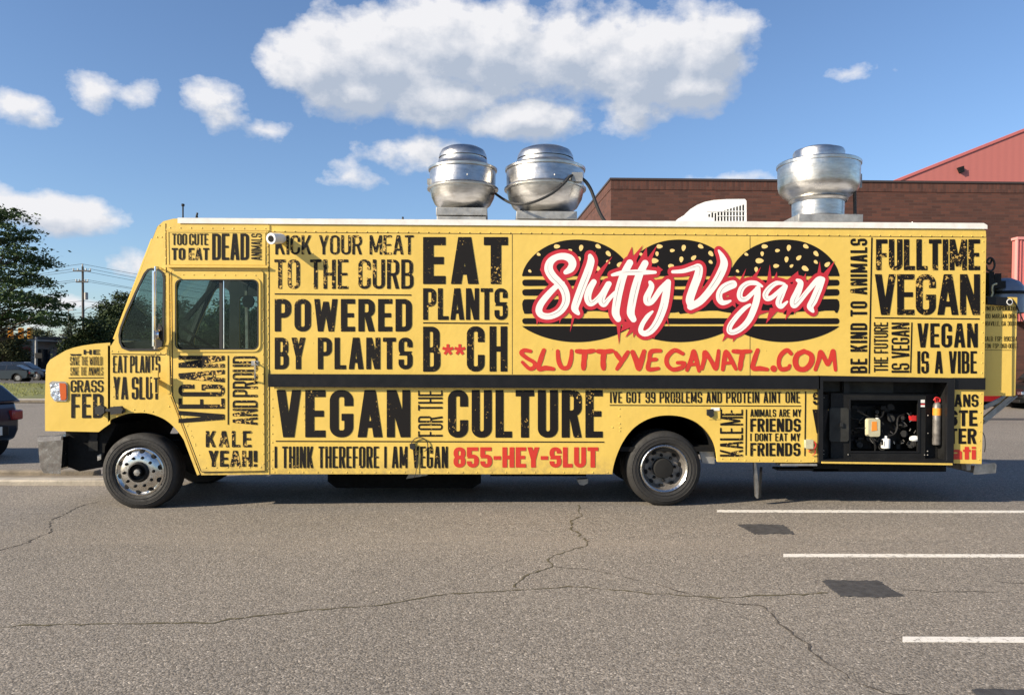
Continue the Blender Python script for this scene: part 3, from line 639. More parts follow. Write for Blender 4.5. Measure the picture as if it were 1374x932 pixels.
# glass in the two cab windows each side
for Ya in (0.012, TW - 0.020):
    g_ = P1('quarter_window', qwin, Ya, Ya + 0.006, 'glass'); P1('door_window', dwin, Ya + 0.001, Ya + 0.007, 'glass')
def gasket(loop, w_, Y0, Y1, m, name, parent=T):
    c = np.mean(np.array(loop), 0); n = len(loop); out = []; inn = []
    for i in range(n):
        a = np.array(loop[i - 1]); b = np.array(loop[i]); d = np.array(loop[(i + 1) % n]); t = d - a; t = t / np.linalg.norm(t); nn = np.array([t[1], -t[0]])
        if nn @ (b - c) < 0: nn = -nn
        out.append(tuple(b + nn * w_ * .35)); inn.append(tuple(b - nn * w_ * .65))
    return P1(name, out, Y0, Y1, m, parent, holes=[inn])
gasket(qwin, 2.6, -0.010, -0.0005, 'gum', 'window_gasket'); 
# door
door_out = [(230.5, 364), (234, 361.5), (350, 362.3), (353.5, 366), (355.8, 480), (356.6, 631.5), (271, 632.6), (262, 612), (247, 573), (231.6, 531)]
door = P1('cab_door', door_out, -0.012, -0.001, 'yellow', holes=[dwin], bev=0.003)
P1('window_frame', rrect(233.2, 372.2, 350.2, 471.8, 9), -0.024, -0.012, 'yellow', door, holes=[dwin], bev=0.004)
gasket(dwin, 1.5, -0.027, -0.0245, 'gum', 'window_gasket', door)
P1('window_divider', [(294.5, 376), (298.5, 376), (298.5, 468), (294.5, 468)], -0.006, 0.012, 'gum', door)
P1('window_divider', [(299.5, 376), (300.6, 376), (300.6, 468), (299.5, 468)], 0.0, 0.02, 'chrome', door)
gv = MB()
for a, b in (((231.5, 366), (233, 531)), ((233, 531), (271, 632)), ((271, 632.2), (356, 631)), ((354.6, 366), (356.6, 631)), ((234, 362.6), (352, 363.4))):
    gv.prism(pl(thick(a, b, 1.1)), -0.0128, -0.0118)
gv.build('door_seam', 'hole', door)
hb = MB(); hb.tube([S(342, 512, -.012), S(342, 508, -.06), S(342.5, 488, -.06), S(342.5, 485, -.012)], 0.011, 8); hb.build('door_handle', 'chrome', door, smooth=True)
hb = MB(); hb.prism(pl([(338, 484), (347, 484), (347, 490), (338, 490)]), -0.02, -0.012); hb.build('handle_plate', 'steel', door, bev=0.002)
# seam strips of the cab side
sm = MB()
for a, b in (((223, 300), (224.5, 470)), ((228, 470), (231.5, 531)), ((150, 474.2), (222, 475.2)), ((361.2, 300), (362.4, 636))): sm.prism(pl(thick(a, b, 1.0)), -0.0022, -0.0008)
sm.build('panel_seam', 'hole', T)
st_ = MB()
for a, b in (((226.6, 366), (227.8, 528)), ((228.5, 531), (268, 636))): st_.prism(pl(thick(a, b, 3.2)), -0.007, -0.0008)
st_.build('seam_strip', 'yellow', T, bev=0.002)

# hood
hood = P1('hood', [(64.5, 574), (64.2, 540), (65.4, 497), (66.5, 491), (70, 485.5), (76, 481.8), (90, 473.5), (100, 470), (112, 467.3), (128, 465), (143.8, 463.8), (143.8, 566), (138, 570), (131, 575.3)], 0.0, TW - 0.1, 'yellow', bev=0.035, seg=4)
P1('hood_seam', [(143.9, 464.6), (144.7, 464.6), (144.7, 566), (143.9, 566)], 0.01, TW - .1, 'hole')
hl = P1('headlamp_bezel', [(67.5, 513.5), (71, 511.3), (88, 512.3), (90.8, 516), (91, 535), (89, 537.6), (74, 537.6), (69, 531)], -0.010, 0.03, 'steel', bev=0.004)
P1('headlamp', [(68.6, 514.6), (80.5, 514), (82.5, 536), (75, 536.2), (70, 530)], -0.016, -0.0102, 'lamp', hl, bev=0.004)
P1('turn_signal', [(80.9, 514), (88, 514.4), (89.4, 517), (89.6, 534), (88, 536), (82.9, 536)], -0.017, -0.0102, 'orange', hl, bev=0.004)
P1('radiator_grille', [(63.6, 500), (64.8, 500), (64.6, 570), (63.4, 570)], 0.35, TW - 0.45, 'matte')
lt = MB(); lt.beam(S(136, 550, -0.03), S(168, 551, -0.03), .035, .03); lt.prism(pl([(131, 546), (137, 543.5), (142, 546), (142, 553), (137, 556), (131, 554)]), -0.05, -.001); lt.prism(pl([(151, 546), (164, 545), (167, 549), (165, 553.5), (152, 555)]), -0.055, -.001); lt.build('hood_latch', 'gum', T, bev=0.006)
# chrome bumper, with gear and a black shade block behind it
bp = MB(); bp.prism(pl([(58, 587.5), (85, 586.2), (82, 631), (64.5, 630), (61, 624)]), -0.06, TW - 0.1); bp.build('bumper', mat('bumper_chrome', (.50, .48, .46), .16, 1.0, var=.35, vscale=7), T, bev=0.03, seg=3)
mb = MB(); mb.prism(pl([(57, 586.5), (86, 585), (86, 588), (57.5, 590)]), -.085, TW - .12); mb.build('bumper_lip', 'chrome', T, bev=0.012, seg=3)
P1('shade_block', [(80, 572), (144, 566), (150, 570), (134, 600), (132, 628), (100, 634), (84, 628)], 0.12, TW - 0.3, 'matte')  # matte black block put in as the dark shade behind the bumper
P1('shock_absorber', [(115, 577), (124, 577), (124, 588), (122, 590), (124, 592), (124, 605), (114, 605), (114, 592), (116, 590)], 0.10, 0.2, 'bay', bev=0.01)
P1('mounting_bolt', [(126, 612), (131, 610), (131, 617), (126, 619)], 0.08, 0.14, 'steel')
# wheel-well liner, chassis
for nm, arc, cx in (('wheel_well', arch_f, 186), ('wheel_well', arch_r, 892)):
    up_ = [(x + (x - cx) * .05, y - 6) for x, y in arc]
    P1(nm, [*arc, *up_[::-1]], 0.036, 0.95, 'matte')
P1('wheel_well', [(815, 545), (968, 545), (968, 604), (815, 604)], .951, .97, 'matte'); P1('chassis_rail', [(132, 598), (1310, 600), (1310, 619), (132, 619)], 0.75, 0.85, 'matte'); P1('wheel_well', [(815, 545), (968, 545), (968, 604), (815, 604)], .951, .97, 'matte'); P1('chassis_rail', [(132, 598), (1310, 600), (1310, 619), (132, 619)], 1.55, 1.65, 'matte')
P1('underbody', [(271, 622), (818, 622), (818, 632), (275, 632)], 0.12, TW - 0.12, 'matte')
P1('underbody', [(245, 566), (362, 566), (362, 622), (268, 622)], 0.10, TW - 0.05, 'matte')
P1('underbody', [(965, 604), (1094, 604), (1094, 617), (965, 617)], 0.05, TW - 0.1, 'matte')
P1('fuel_tank', [(420, 634), (640, 634), (640, 662), (630, 668), (430, 668), (420, 660)], 0.95, 1.9, 'matte', bev=0.03)
P1('exhaust_silencer', [(660, 640), (800, 640), (800, 656), (660, 656)], 1.3, 1.6, 'matte', bev=0.03)
ax = MB(); ax.bar(S(186, 634, .1), S(186, 634, TW - .1), .07, 10); ax.build('axle', 'matte', T)
ax = MB(); ax.bar(S(892, 632, .3), S(892, 632, TW - .3), .10, 10); ax.lathe([(0, -.2), (.16, -.12), (.2, 0), (.16, .12), (0, .2)], S(892, 632, TW / 2), 'x', 14, False); ax.build('axle', 'matte', T)
P1('mud_flap', [(1016, 622), (1019, 622), (1024.5, 668), (1021, 671), (1018.5, 668)], 0.12, 0.16, 'steel')
P1('mud_flap', [(1024.5, 628), (1027, 628), (1025, 669), (1022, 669)], 0.10, 0.13, 'bay')
P1('skirt_bracket', [(942, 607), (961.5, 604.5), (961.5, 623), (946, 622)], 0.10, 0.14, 'galv', bev=0.003)
P1('hanging_bracket', [(545, 640), (568, 638), (571, 642), (541, 647)], 0.3, 0.5, 'galv'); P1('hanging_bracket', [(778, 648), (793, 647), (793, 653), (787, 656), (781, 655)], 0.3, 0.42, 'galv')
P1('underbody_shelf', [(1048, 622), (1096, 622), (1096, 624.5), (1048, 624.5)], -0.01, 0.2, 'galv'); P1('underbody_shelf', [(1048, 630), (1130, 630.5), (1130, 633), (1048, 632.5)], 0.1, 0.3, 'bay')
P1('generator_tray', [(1096, 623), (1276, 624), (1276, 634), (1096, 634)], 0.1, TW - 0.4, 'matte')
# box body
P1('roof_cove', [(362.6, 299.4), (1318, 306.8), (1322.6, 309.6), (1323, 318), (362.6, 311.2)], 0.004, 0.05, 'yellow', bev=0.004)
P1('roof_cove', [(225, 302), (361.6, 302.4), (361.6, 309.4), (223, 308.8)], -0.006, -0.001, 'yellow', bev=0.002)
P1('upper_side', [(362.6, 311.6), (1323, 318.4), (1320.2, 506.6), (362.6, 502.4)], 0.0, 0.045, 'yellow', bev=0.003)
low = [(362.6, 517.8), (1097, 521.5), (1097, 619.8), (1075, 620.3), (963, 619.3), (961.8, 607.5)] + arch_r + [(821.3, 635.6), (362.6, 635.6)]
P1('lower_side', low, 0.0, 0.045, 'yellow', bev=0.003)
P1('rear_side', [(1278.6, 522.2), (1320, 523), (1316.8, 621.8), (1278.6, 621)], 0.0, 0.045, 'yellow', bev=0.003)
P1('rub_rail', [(362.6, 502.8), (1097, 505), (1097, 520.6), (362.6, 517.4)], -0.045, 0.04, 'black', bev=0.012, seg=3)
P1('rub_rail', [(1278.6, 507.4), (1320.2, 507.6), (1320, 521.8), (1278.6, 521.4)], -0.02, 0.04, 'black', bev=0.008)
wc = MB(); wc.prism(pl([(240, 293.6), (1319, 300.6), (1323, 303), (1323, 306.2), (1318, 306.2), (240, 298.6)]), -0.012, 0.06); wc.build('roof_edge', 'roofwhite', T, bev=0.01, seg=3)
dk = MB(); dk.prism(pl([(362, 298.9), (1318, 306.3), (1318, 307.4), (362, 300.2)]), -0.004, 0.004); dk.build('gutter_seam', 'hole', T)
P1('roof', [(362, 296.6), (1318, 303.8), (1318, 312), (362, 304)], 0.06, TW - 0.05, 'roofwhite')
P1('far_side', [(362, 296), (1322, 303), (1316, 621), (362, 635)], TW - 0.04, TW, 'yellow')
P1('rear_wall', [(1315, 304), (1322.6, 306), (1316.4, 621), (1309, 621)], 0.046, TW - 0.041, 'yellow')
P1('body_floor', [(363, 600), (1092, 600), (1092, 606), (363, 606)], 0.046, TW - 0.041, 'matte')
P1('bulkhead', [(362.8, 305), (366, 305), (366, 600), (362.8, 600)], 0.046, TW - 0.041, 'cabgrey')
sm = MB()
for x, yt, yb in ((687, 314, 502), (1006, 316, 504)): sm.prism(pl([(x, yt), (x + .7, yt), (x + .7, yb), (x, yb)]), -0.0012, -0.0002)
sm.prism(pl([(362.6, 311.2), (1323, 318.0), (1323, 318.8), (362.6, 312.0)]), -0.0012, -0.0002)
sm.prism(pl([(965, 549), (969, 549), (969, 561), (950, 561), (950, 560.4), (965, 560.4)]), -0.0012, -.0002)
sm.build('panel_seam', 'bay', T)
# rivets
rv = MB()
def rivet(px, py, Y=0.0, r=0.0085):
    c = S(px, py, Y); rv.lathe([(r, 0.0005), (r * .86, -r * .45), (r * .4, -r * .72)], c, 'y', 7)
def rrow(a, b, step, Y=0.0, r=0.0085):
    n = int(math.hypot(b[0] - a[0], b[1] - a[1]) / step)
    for i in range(n + 1): t = i / max(n, 1); rivet(a[0] + (b[0] - a[0]) * t + random.uniform(-.25, .25), a[1] + (b[1] - a[1]) * t, Y, r)
rrow((368, 310.2), (1318, 316.8), 13.6, 0.002); rrow((368, 520.3), (1092, 524), 13.4); rrow((368, 633.2), (815, 633.4), 19); rrow((359, 320), (359.6, 628), 10.5); rrow((365.4, 535), (365.4, 628), 11)
rrow((1319.5, 324), (1317.5, 500), 13.5); rrow((1316.5, 528), (1313.8, 616), 12); rrow((222, 312), (225, 470), 11); rrow((228.4, 372), (230.4, 528), 11, -.007, .006)
rrow((246, 368.6), (343, 369.2), 13, -.012); rrow((351.3, 384), (353, 475), 14, -.012); rrow((352, 488), (353.6, 622), 13, -.012); rrow((276, 627), (350, 626.4), 14, -.012); rrow((241, 545), (267, 610), 13, -.012, .007)
rrow((237, 540), (262, 600), 11, -.0, .006); rrow((152, 478.5), (152, 545), 13); rrow((168, 548), (205, 552), 12); rrow((225, 480), (227, 545), 12); rrow((150, 470.6), (158, 471.5), 5); rrow((208, 473.4), (222, 474), 6)
rrow((228, 305.6), (356, 306.6), 14, -.006); rrow((831, 548), (832, 578), 8.5); rrow((822, 573), (832, 573.5), 8); rrow((407, 545), (409, 572), 9); rrow((1008, 562), (1009, 600), 13, 0, .006)
rrow((700, 468), (1110, 470.5), 41, 0, .006); rrow((420, 340), (420, 500), 38, 0, .006); rrow((1240, 325), (1300, 326), 30, 0, .006); rrow((1000, 617), (1092, 617.5), 18); rrow((969, 615), (990, 615.5), 10)
rrow((214, 302.6), (214, 310), 8, 0); rrow((211, 318), (217, 318), 5); rrow((250, 560), (262, 595), 9, -.012, .006); rrow((310, 580), (352, 580), 14, -.012, .006)
rv.build('rivets', 'yellow', T, kind='stuff', smooth=True)
# mirrors
mi = MB(); A = S(208.5, 357.5, -.16)
mi.tube([S(222, 363, -.005), S(212, 358.5, -.12), A, S(208, 420, -.17), S(208, 468, -.16), S(216, 466, -.10), S(224, 463.5, -.005)], .012, 8)
mir = mi.build('mirror_arm', 'chrome', T, smooth=True)
mi = MB(); mi.prism(pl([(205.6, 364), (206.9, 364), (206.9, 464), (205.7, 464)], -.2), -.22, -.175); mi.build('mirror_head', 'chrome', mir, bev=0.008)
mi = MB(); c = S(214, 449, -.12); mi.lathe([(0.0, -.06), (.035, -.05), (.058, -.02), (.062, 0), (0.05, .01)], c, 'x', 20, False); o = mi.build('round_mirror', 'chrome', mir, smooth=True)
P1('mirror_back', [(217.5, 436), (221, 440), (221.4, 462), (218.5, 468), (212, 469), (209.6, 467.6)], -0.09, -0.06, 'gum', mir, bev=0.006)
mi = MB(); mi.prism(pl([(206, 497), (213, 497), (212.5, 527), (206, 527)], -.09), -.12, -.09); mi.box(sx(206.5), sx(212), -.09, -.001, sz(515), sz(510)); mi.build('marker_plate', 'yellow', T, bev=0.003)
# security camera at the upper front corner of the box
mi = MB(); c = Vector(S(376, 320, -.05)); q = c + Vector((-.06, -.17, -.03))
mi.bar(c, q, .060, 20, .066); mi.bar(c + Vector((.015, .05, .01)), c, .05, 16, .060)
sc_ = mi.build('security_camera', 'white', T, bev=0.006)
mi = MB(); d = (q - c).normalized(); mi.bar(q - d * .002, q + d * .003, .038, 16); mi.build('camera_lens', 'hole', sc_)
# small antennas above the cab
mi = MB(); b0 = Vector(S(245.5, 296, .5)); mi.bar(b0, Vector(S(245.5, 276, .5)), .009, 6); mi.lathe([(0, -.02), (.018, -.015), (.02, .01), (0, .018)], S(245.5, 275, .5), 'z', 10, False)
mi.build('roof_antenna', 'bay', T)
mi = MB(); mi.bar(S(264, 297, .7), S(264, 289, .7), .022, 8, .014); mi.bar(S(264, 289, .7), S(265, 285.5, .7), .012, 6); mi.build('roof_antenna', 'bay', T)
mi = MB(); mi.bar(S(540.5, 297, .1), S(540.5, 291, .1), .014, 8, .01); mi.build('roof_bolt', 'bay', T); mi = MB(); mi.bar(S(1224, 304, .3), S(1224, 297.5, .3), .008, 6, .006); mi.build('roof_bolt', 'white', T)
# coiled work cord hung on the lower side
mi = MB(); pts = []
for i in range(26):
    a = math.radians(200 - i * 15); pts.append(S(563 + 11 * math.cos(a), 597 - 11 * math.sin(a) * .95, -.02))
mi.tube(pts[:18], .006, 5); mi.tube([S(559, 606, -.012), S(560, 620, -.01), S(558, 634, -.02), S(556, 640, .0)], .004, 5)
mi.prism(pl([(550, 595), (556, 594), (558, 600), (555, 603), (550.5, 601)]), -.04, -.001); mi.build('side_cord', 'gum', T, smooth=True)

# generator bay
P1('bay_frame', [(1096.6, 503.6), (1278.2, 506.8), (1276.4, 622.6), (1096.6, 620.6)], -0.045, 0.01, 'black', holes=[[(1102.5, 511), (1268.5, 513), (1267.5, 616.5), (1102.5, 615.5)]], bev=0.006)
bay = P1('generator_bay', [(1098, 506), (1277, 508), (1275, 621), (1098, 620)], 0.55, 0.58, 'bay')
bw = MB()
for q in ([(1098, 506), (1277, 508), (1277, 513), (1098, 511)], [(1098, 506), (1102.6, 506), (1102.6, 620), (1098, 620)], [(1268.4, 508), (1277, 508), (1275, 620), (1268.4, 620)], [(1098, 615.6), (1275, 616.4), (1275, 620.6), (1098, 619.6)]): bw.prism(pl(q), 0.0102, 0.549)
bw.build('bay_lining', 'bay', bay)
P1('bay_sill', [(1100, 618.2), (1274, 620.4), (1274, 622.8), (1100, 620.4)], -0.065, -0.046, 'yellow', bay)
P1('upper_panel', [(1103, 512.5), (1136.5, 511), (1137, 526), (1103, 526)], 0.20, 0.22, 'baygrey', bay); P1('upper_panel', [(1145, 512.5), (1210, 513), (1210, 528), (1145, 527.5)], 0.20, 0.22, 'baygrey', bay); P1('upper_panel', [(1211, 512.5), (1267, 513), (1267, 528), (1211, 528)], 0.23, 0.25, 'bay', bay)
P1('bay_post', [(1137.5, 510), (1144.5, 510), (1144.5, 528), (1137.5, 528)], 0.10, 0.14, 'black', bay, bev=0.003)
P1('generator_housing', [(1119, 527.5), (1247.5, 529), (1246.5, 617), (1119, 616)], 0.09, 0.13, 'bay', bay, holes=[[(1144.5, 536), (1238, 536.5), (1237.5, 606.8), (1144.5, 606.5)]], bev=0.004)
P1('inner_frame', [(1143.2, 534.8), (1239.6, 535.2), (1239, 608.2), (1143.2, 608)], 0.082, 0.089, 'black', bay, holes=[[(1145.5, 536.8), (1236.8, 537.2), (1236.2, 606), (1145.5, 605.6)]], bev=0.002)
P1('access_plate', rrect(1117, 548, 1142, 592.5, 3), 0.07, 0.088, 'baygrey', bay, bev=0.004); P1('plate_latch', [(1130, 568), (1134, 567), (1134, 573), (1130, 573)], 0.05, 0.07, 'gum', bay)
P1('side_panel', [(1103, 530), (1118.5, 530), (1118.5, 616), (1103, 616)], 0.14, 0.16, 'bay', bay); P1('side_panel', [(1247.8, 529), (1268, 529), (1268, 616), (1247.8, 616)], 0.16, 0.18, 'bay', bay)
# engine inside
en = MB(); rr = random.Random(3)
en.prism(pl([(1150, 560), (1228, 558), (1228, 606), (1150, 606)]), 0.34, 0.50); en.prism(pl([(1160, 548), (1212, 546), (1212, 560), (1160, 560)]), 0.36, 0.50)
for i in range(34):
    x = rr.uniform(1150, 1226); y = rr.uniform(545, 600); a, b = rr.uniform(2, 8), rr.uniform(2, 6); d = rr.uniform(.2, .34); en.prism(pl([(x, y), (x + a, y), (x + a, y + b), (x, y + b)]), d, .36)
for i in range(14):
    x = rr.uniform(1150, 1228); y = rr.uniform(545, 602); en.bar(S(x, y, .22), S(x, y, .4), rr.uniform(.015, .05), 10)
en.build('engine', 'bay', bay, bev=0.003)
eh = MB()
for q in range(9):
    x = rr.uniform(1155, 1225); y = rr.uniform(548, 590); eh.tube(smooth_line([S(x, y, .2), S(x + rr.uniform(-12, 12), y + rr.uniform(-4, 14), .16), S(x + rr.uniform(-20, 20), y + rr.uniform(0, 16), .22), S(x + rr.uniform(-20, 20), y + rr.uniform(0, 14), .3)], 5), .008, 6)
eh.build('engine_hoses', 'gum', bay, smooth=True, kind='stuff')
eh = MB()
eh.tube(smooth_line([S(1186, 552, .2), S(1184, 558, .14), S(1178, 562, .12), S(1171, 563, .12), S(1167, 570, .12), S(1168, 580, .12), S(1174, 597, .12), S(1174, 606, .14)], 6), .010, 7)
eh.tube(smooth_line([S(1213, 556, .2), S(1206, 559, .16), S(1204, 566, .14), S(1204, 574, .13), S(1200, 582, .13), S(1192, 585, .13)], 6), .011, 7); eh.build('coolant_hoses', 'bay', bay, smooth=True, kind='stuff')
eh = MB()
for i in range(12): x = rr.uniform(1195, 1228); y = rr.uniform(555, 600); eh.bar(S(x, y, .15), S(x + rr.uniform(-4, 4), y + rr.uniform(-4, 4), .15), .005, 5)
eh.build('engine_fittings', 'steel', bay, kind='stuff')
P1('coolant_bottle', rrect(1171, 563.6, 1184.4, 585, 1.6), 0.085, 0.17, 'bottle', bay, bev=0.012, seg=3)
mi = MB(); mi.bar(S(1177, 564, .125), S(1177, 560.5, .125), .02, 12); mi.build('bottle_cap', 'white', bay); P1('bottle_label', [(1174.5, 566), (1181, 566), (1181.6, 578), (1174, 579)], 0.082, 0.0845, 'amberlabel', bay)
mi = MB(); c = S(1188.3, 594.3, .13); mi.lathe([(.0, .062), (.03, .06), (.05, .052), (.052, .045), (.052, -.055), (.045, -.062), (0, -.062)], c, 'z', 20, False); mi.lathe([(.018, .0), (.018, .09)], c, 'z', 10); mi.build('oil_filter', 'white', bay, smooth=True)
P1('filter_print', [(1186.5, 590.5), (1189.5, 590.5), (1189.5, 598), (1186.5, 598)], .0765, .0775, 'ink_solid', bay)
mi = MB(); c = S(1227.5, 588.3, .12); mi.lathe([(0, -.062), (.02, -.058), (.034, -.035), (.038, 0), (.034, .03), (.02, .052), (0, .056)], c, 'x', 18, False); mi.build('air_filter_cap', 'white', bay, smooth=True)
P1('red_cap', [(1230, 559.5), (1236.5, 558.5), (1236.5, 565), (1231, 565)], 0.12, 0.18, 'redplastic', bay, bev=0.004)
for k, (x, y, a, b, m_) in enumerate(((1240.6, 536.5, 5.6, 4.2, 'white'), (1240.6, 541.6, 5.6, 2.2, 'redplastic'), (1240.6, 543.6, 5.6, 2.6, 'white'))): P1('warning_sticker', [(x, y), (x + a, y), (x + a, y + b), (x, y + b)], 0.0865, 0.0885, m_, bay)
P1('rating_plate', [(1103.6, 540), (1110.8, 540), (1110.8, 545), (1103.6, 545)], 0.135, 0.139, 'steel', bay)
mi = MB(); c = S(1257, 566, .10); hgt = float(sz(534.5, .1) - sz(596, .1)) / 2; r_ = .047
mi.lathe([(0, hgt * .9), (r_ * .45, hgt * .88), (r_ * .85, hgt * .80), (r_, hgt * .72), (r_, -hgt * .95), (r_ * .9, -hgt), (0, -hgt)], c, 'z', 20, False); ex = mi.build('fire_extinguisher', 'wheeldark', bay, smooth=True)
mi = MB(); mi.lathe([(r_ + .001, hgt * .62), (r_ + .001, hgt * .30)], c, 'z', 20, False); mi.build('extinguisher_label', 'amberlabel', bay, smooth=True)
mi = MB(); mi.bar(S(1257, 540, .1), S(1257, 534, .1), .022, 10); mi.tube(smooth_line([S(1253, 537, .07), S(1256, 533, .07), S(1261, 535, .07), S(1261, 539, .07)], 4), .010, 6); mi.build('extinguisher_valve', 'redplastic', bay)
bb = MB()
for x, y in ((1105, 533), (1104, 556), (1104, 580), (1105, 604), (1105, 609), (1138, 609.5), (1245, 557), (1245, 581), (1244.5, 605), (1240.5, 610), (1244.5, 610), (1278, 516)): bb.lathe([(.008, .0), (.008, -.006), (.004, -.01)], S(x, y, .085 if x > 1120 else .14), 'y', 7)
bb.build('bay_bolts', 'steel', bay, kind='stuff')
# fittings on the lower side
P1('side_lamp', [(948.5, 549.5), (956, 548.8), (956.6, 557), (953, 559.5), (948.5, 556)], -0.03, -0.001, 'gum', bev=0.005)
P1('fuel_door', [(950, 546.5), (966, 546), (966, 562), (950.5, 562)], -0.006, -0.001, 'yellow', bev=0.003); P1('white_tag', [(954, 546.8), (965, 546.6), (965, 550.4), (954, 550.6)], -0.010, -0.0065, 'white', bev=0.002)
P1('socket_box', [(1079.5, 589.8), (1088.5, 589.8), (1088.5, 600.6), (1079.5, 600.6)], -0.05, -0.001, 'bottle', bev=0.006)
mi = MB(); mi.tube(smooth_line([S(1088, 594, -.02), S(1092, 592, -.04), S(1095, 597, -.05), S(1092, 602, -.04), S(1088, 603, -.02), S(1085, 606, -.01)], 5), .007, 6); mi.tube(smooth_line([S(1088, 598, -.02), S(1093, 601, -.03), S(1094, 607, -.03), S(1090, 611, -.01)], 5), .005, 6); mi.build('red_wire', 'redplastic', T, smooth=True)
# rear: shelf box, braces, step
rb = P1('rear_cabinet', [(1321.5, 396.5), (1367.5, 399.5), (1366.6, 531.2), (1320.6, 531.2)], 0.13, 0.15, 'yellow', bev=0.003)
mb = MB(); a = pl([(1321.5, 397), (1367.5, 399.5), (1366.6, 531.2), (1320.6, 531.2)], 0.13); mb.box(a[0][0] + .02, a[1][0], 0.152, 1.9, a[2][1], a[0][1] - 0.01); mb.build('cabinet_body', 'yellow', rb, bev=0.01)
P1('cabinet_seam', [(1322, 468.6), (1366.6, 469.2), (1366.6, 469.8), (1322, 469.2)], 0.1285, 0.1298, 'bay', rb)
mb = MB(); mb.beam(S(1319, 563, .25), S(1357, 531, .25), .05, .04); mb.build('diagonal_brace', 'galv', rb); mb = MB(); mb.beam(S(1320, 547, .9), S(1352, 531, .9), .05, .04); mb.build('diagonal_brace', 'galv', rb)
mb = MB(); mb.beam(S(1319, 568, .245), S(1364, 531, .245), .018, .03); mb.build('brace_edge', 'galv', rb)
mb = MB(); mb.prism(pl([(1316, 626.5), (1341, 623.2), (1343, 625), (1342, 634.5), (1314, 636.5)]), 0.10, 1.9); mb.build('rear_step', 'steel', T, bev=0.012)
P1('step_bracket', [(1302, 622), (1310, 622), (1309, 632), (1304, 632)], 0.1, 0.2, 'galv')
mb = MB(); mb.tube(smooth_line([S(1317, 578, .03), S(1321, 585, .0), S(1322, 597, -.01), S(1321, 606, .02)], 5), .006, 6); mb.build('rear_cable', 'gum', T, smooth=True)
# gas dome, valve gear, yellow hook and hose at the rear above the cabinet
mb = MB(); c = S(1347, 394, .60); mb.lathe([(0, .20), (.09, .19), (.17, .15), (.225, .08), (.24, .0), (.235, -.25)], c, 'z', 28, False); mb.build('gas_tank', mat('tank_blue_grey', (0.16, 0.19, 0.25), 0.4, 0.3, var=0.2), rb, smooth=True)
mb = MB(); mb.lathe([(.26, -.015), (.265, .0), (.25, .02)], c, 'z', 28); mb.build('tank_collar', 'bay', rb)
mb = MB(); mb.prism(pl([(1333, 368), (1340, 368), (1340, 378), (1346, 378), (1346, 386), (1328, 386), (1328, 377), (1333, 377)], .4), .36, .5); mb.prism(pl([(1324, 366), (1329, 366), (1330, 396), (1324, 396)], .4), .34, .42); mb.build('valve_gear', 'bay', rb, bev=0.008)
mb = MB(); mb.tube(smooth_line([S(1337.5, 380.5, .2), S(1332.5, 382.5, .2), S(1331.3, 388, .2), S(1331.8, 394, .2), S(1329, 400, .2)], 6), .011, 8); mb.build('hook_pipe', 'bottle', rb, smooth=True)
mb = MB(); mb.tube(smooth_line([S(1323, 352, .3), S(1328, 346, .3), S(1333, 349, .3), S(1334.5, 357, .3), S(1331, 363, .3), S(1325, 362, .3), S(1323, 356, .3)], 6), .013, 8); mb.tube(smooth_line([S(1323, 350, .34), S(1327, 354, .34), S(1330, 351, .34), S(1331, 346, .34)], 6), .013, 8); mb.build('hose_loops', 'gum', rb, smooth=True)
mb = MB(); mb.prism(pl([(1331.5, 397.5), (1357, 398.5), (1360, 402), (1359, 409), (1331.5, 406.5)]), .08, .1288); nb = mb.build('name_plate', 'black', rb, bev=0.006)
mb = MB(); mb.lathe([(.038, -.001), (.038, -.004)], S(1354.5, 405, .078), 'y', 20); mb.build('badge', 'white', rb); mb = MB(); mb.lathe([(.028, -.004), (.028, -.006)], S(1354.5, 405, .078), 'y', 18); mb.build('badge_centre', 'bay', rb)
mb = MB(); mb.tube(smooth_line([S(1357, 400, .15), S(1364, 410, .14), S(1369, 422, .14), S(1374, 432, .15)], 5), .008, 6); mb.build('cabinet_hose', 'gum', rb, smooth=True)

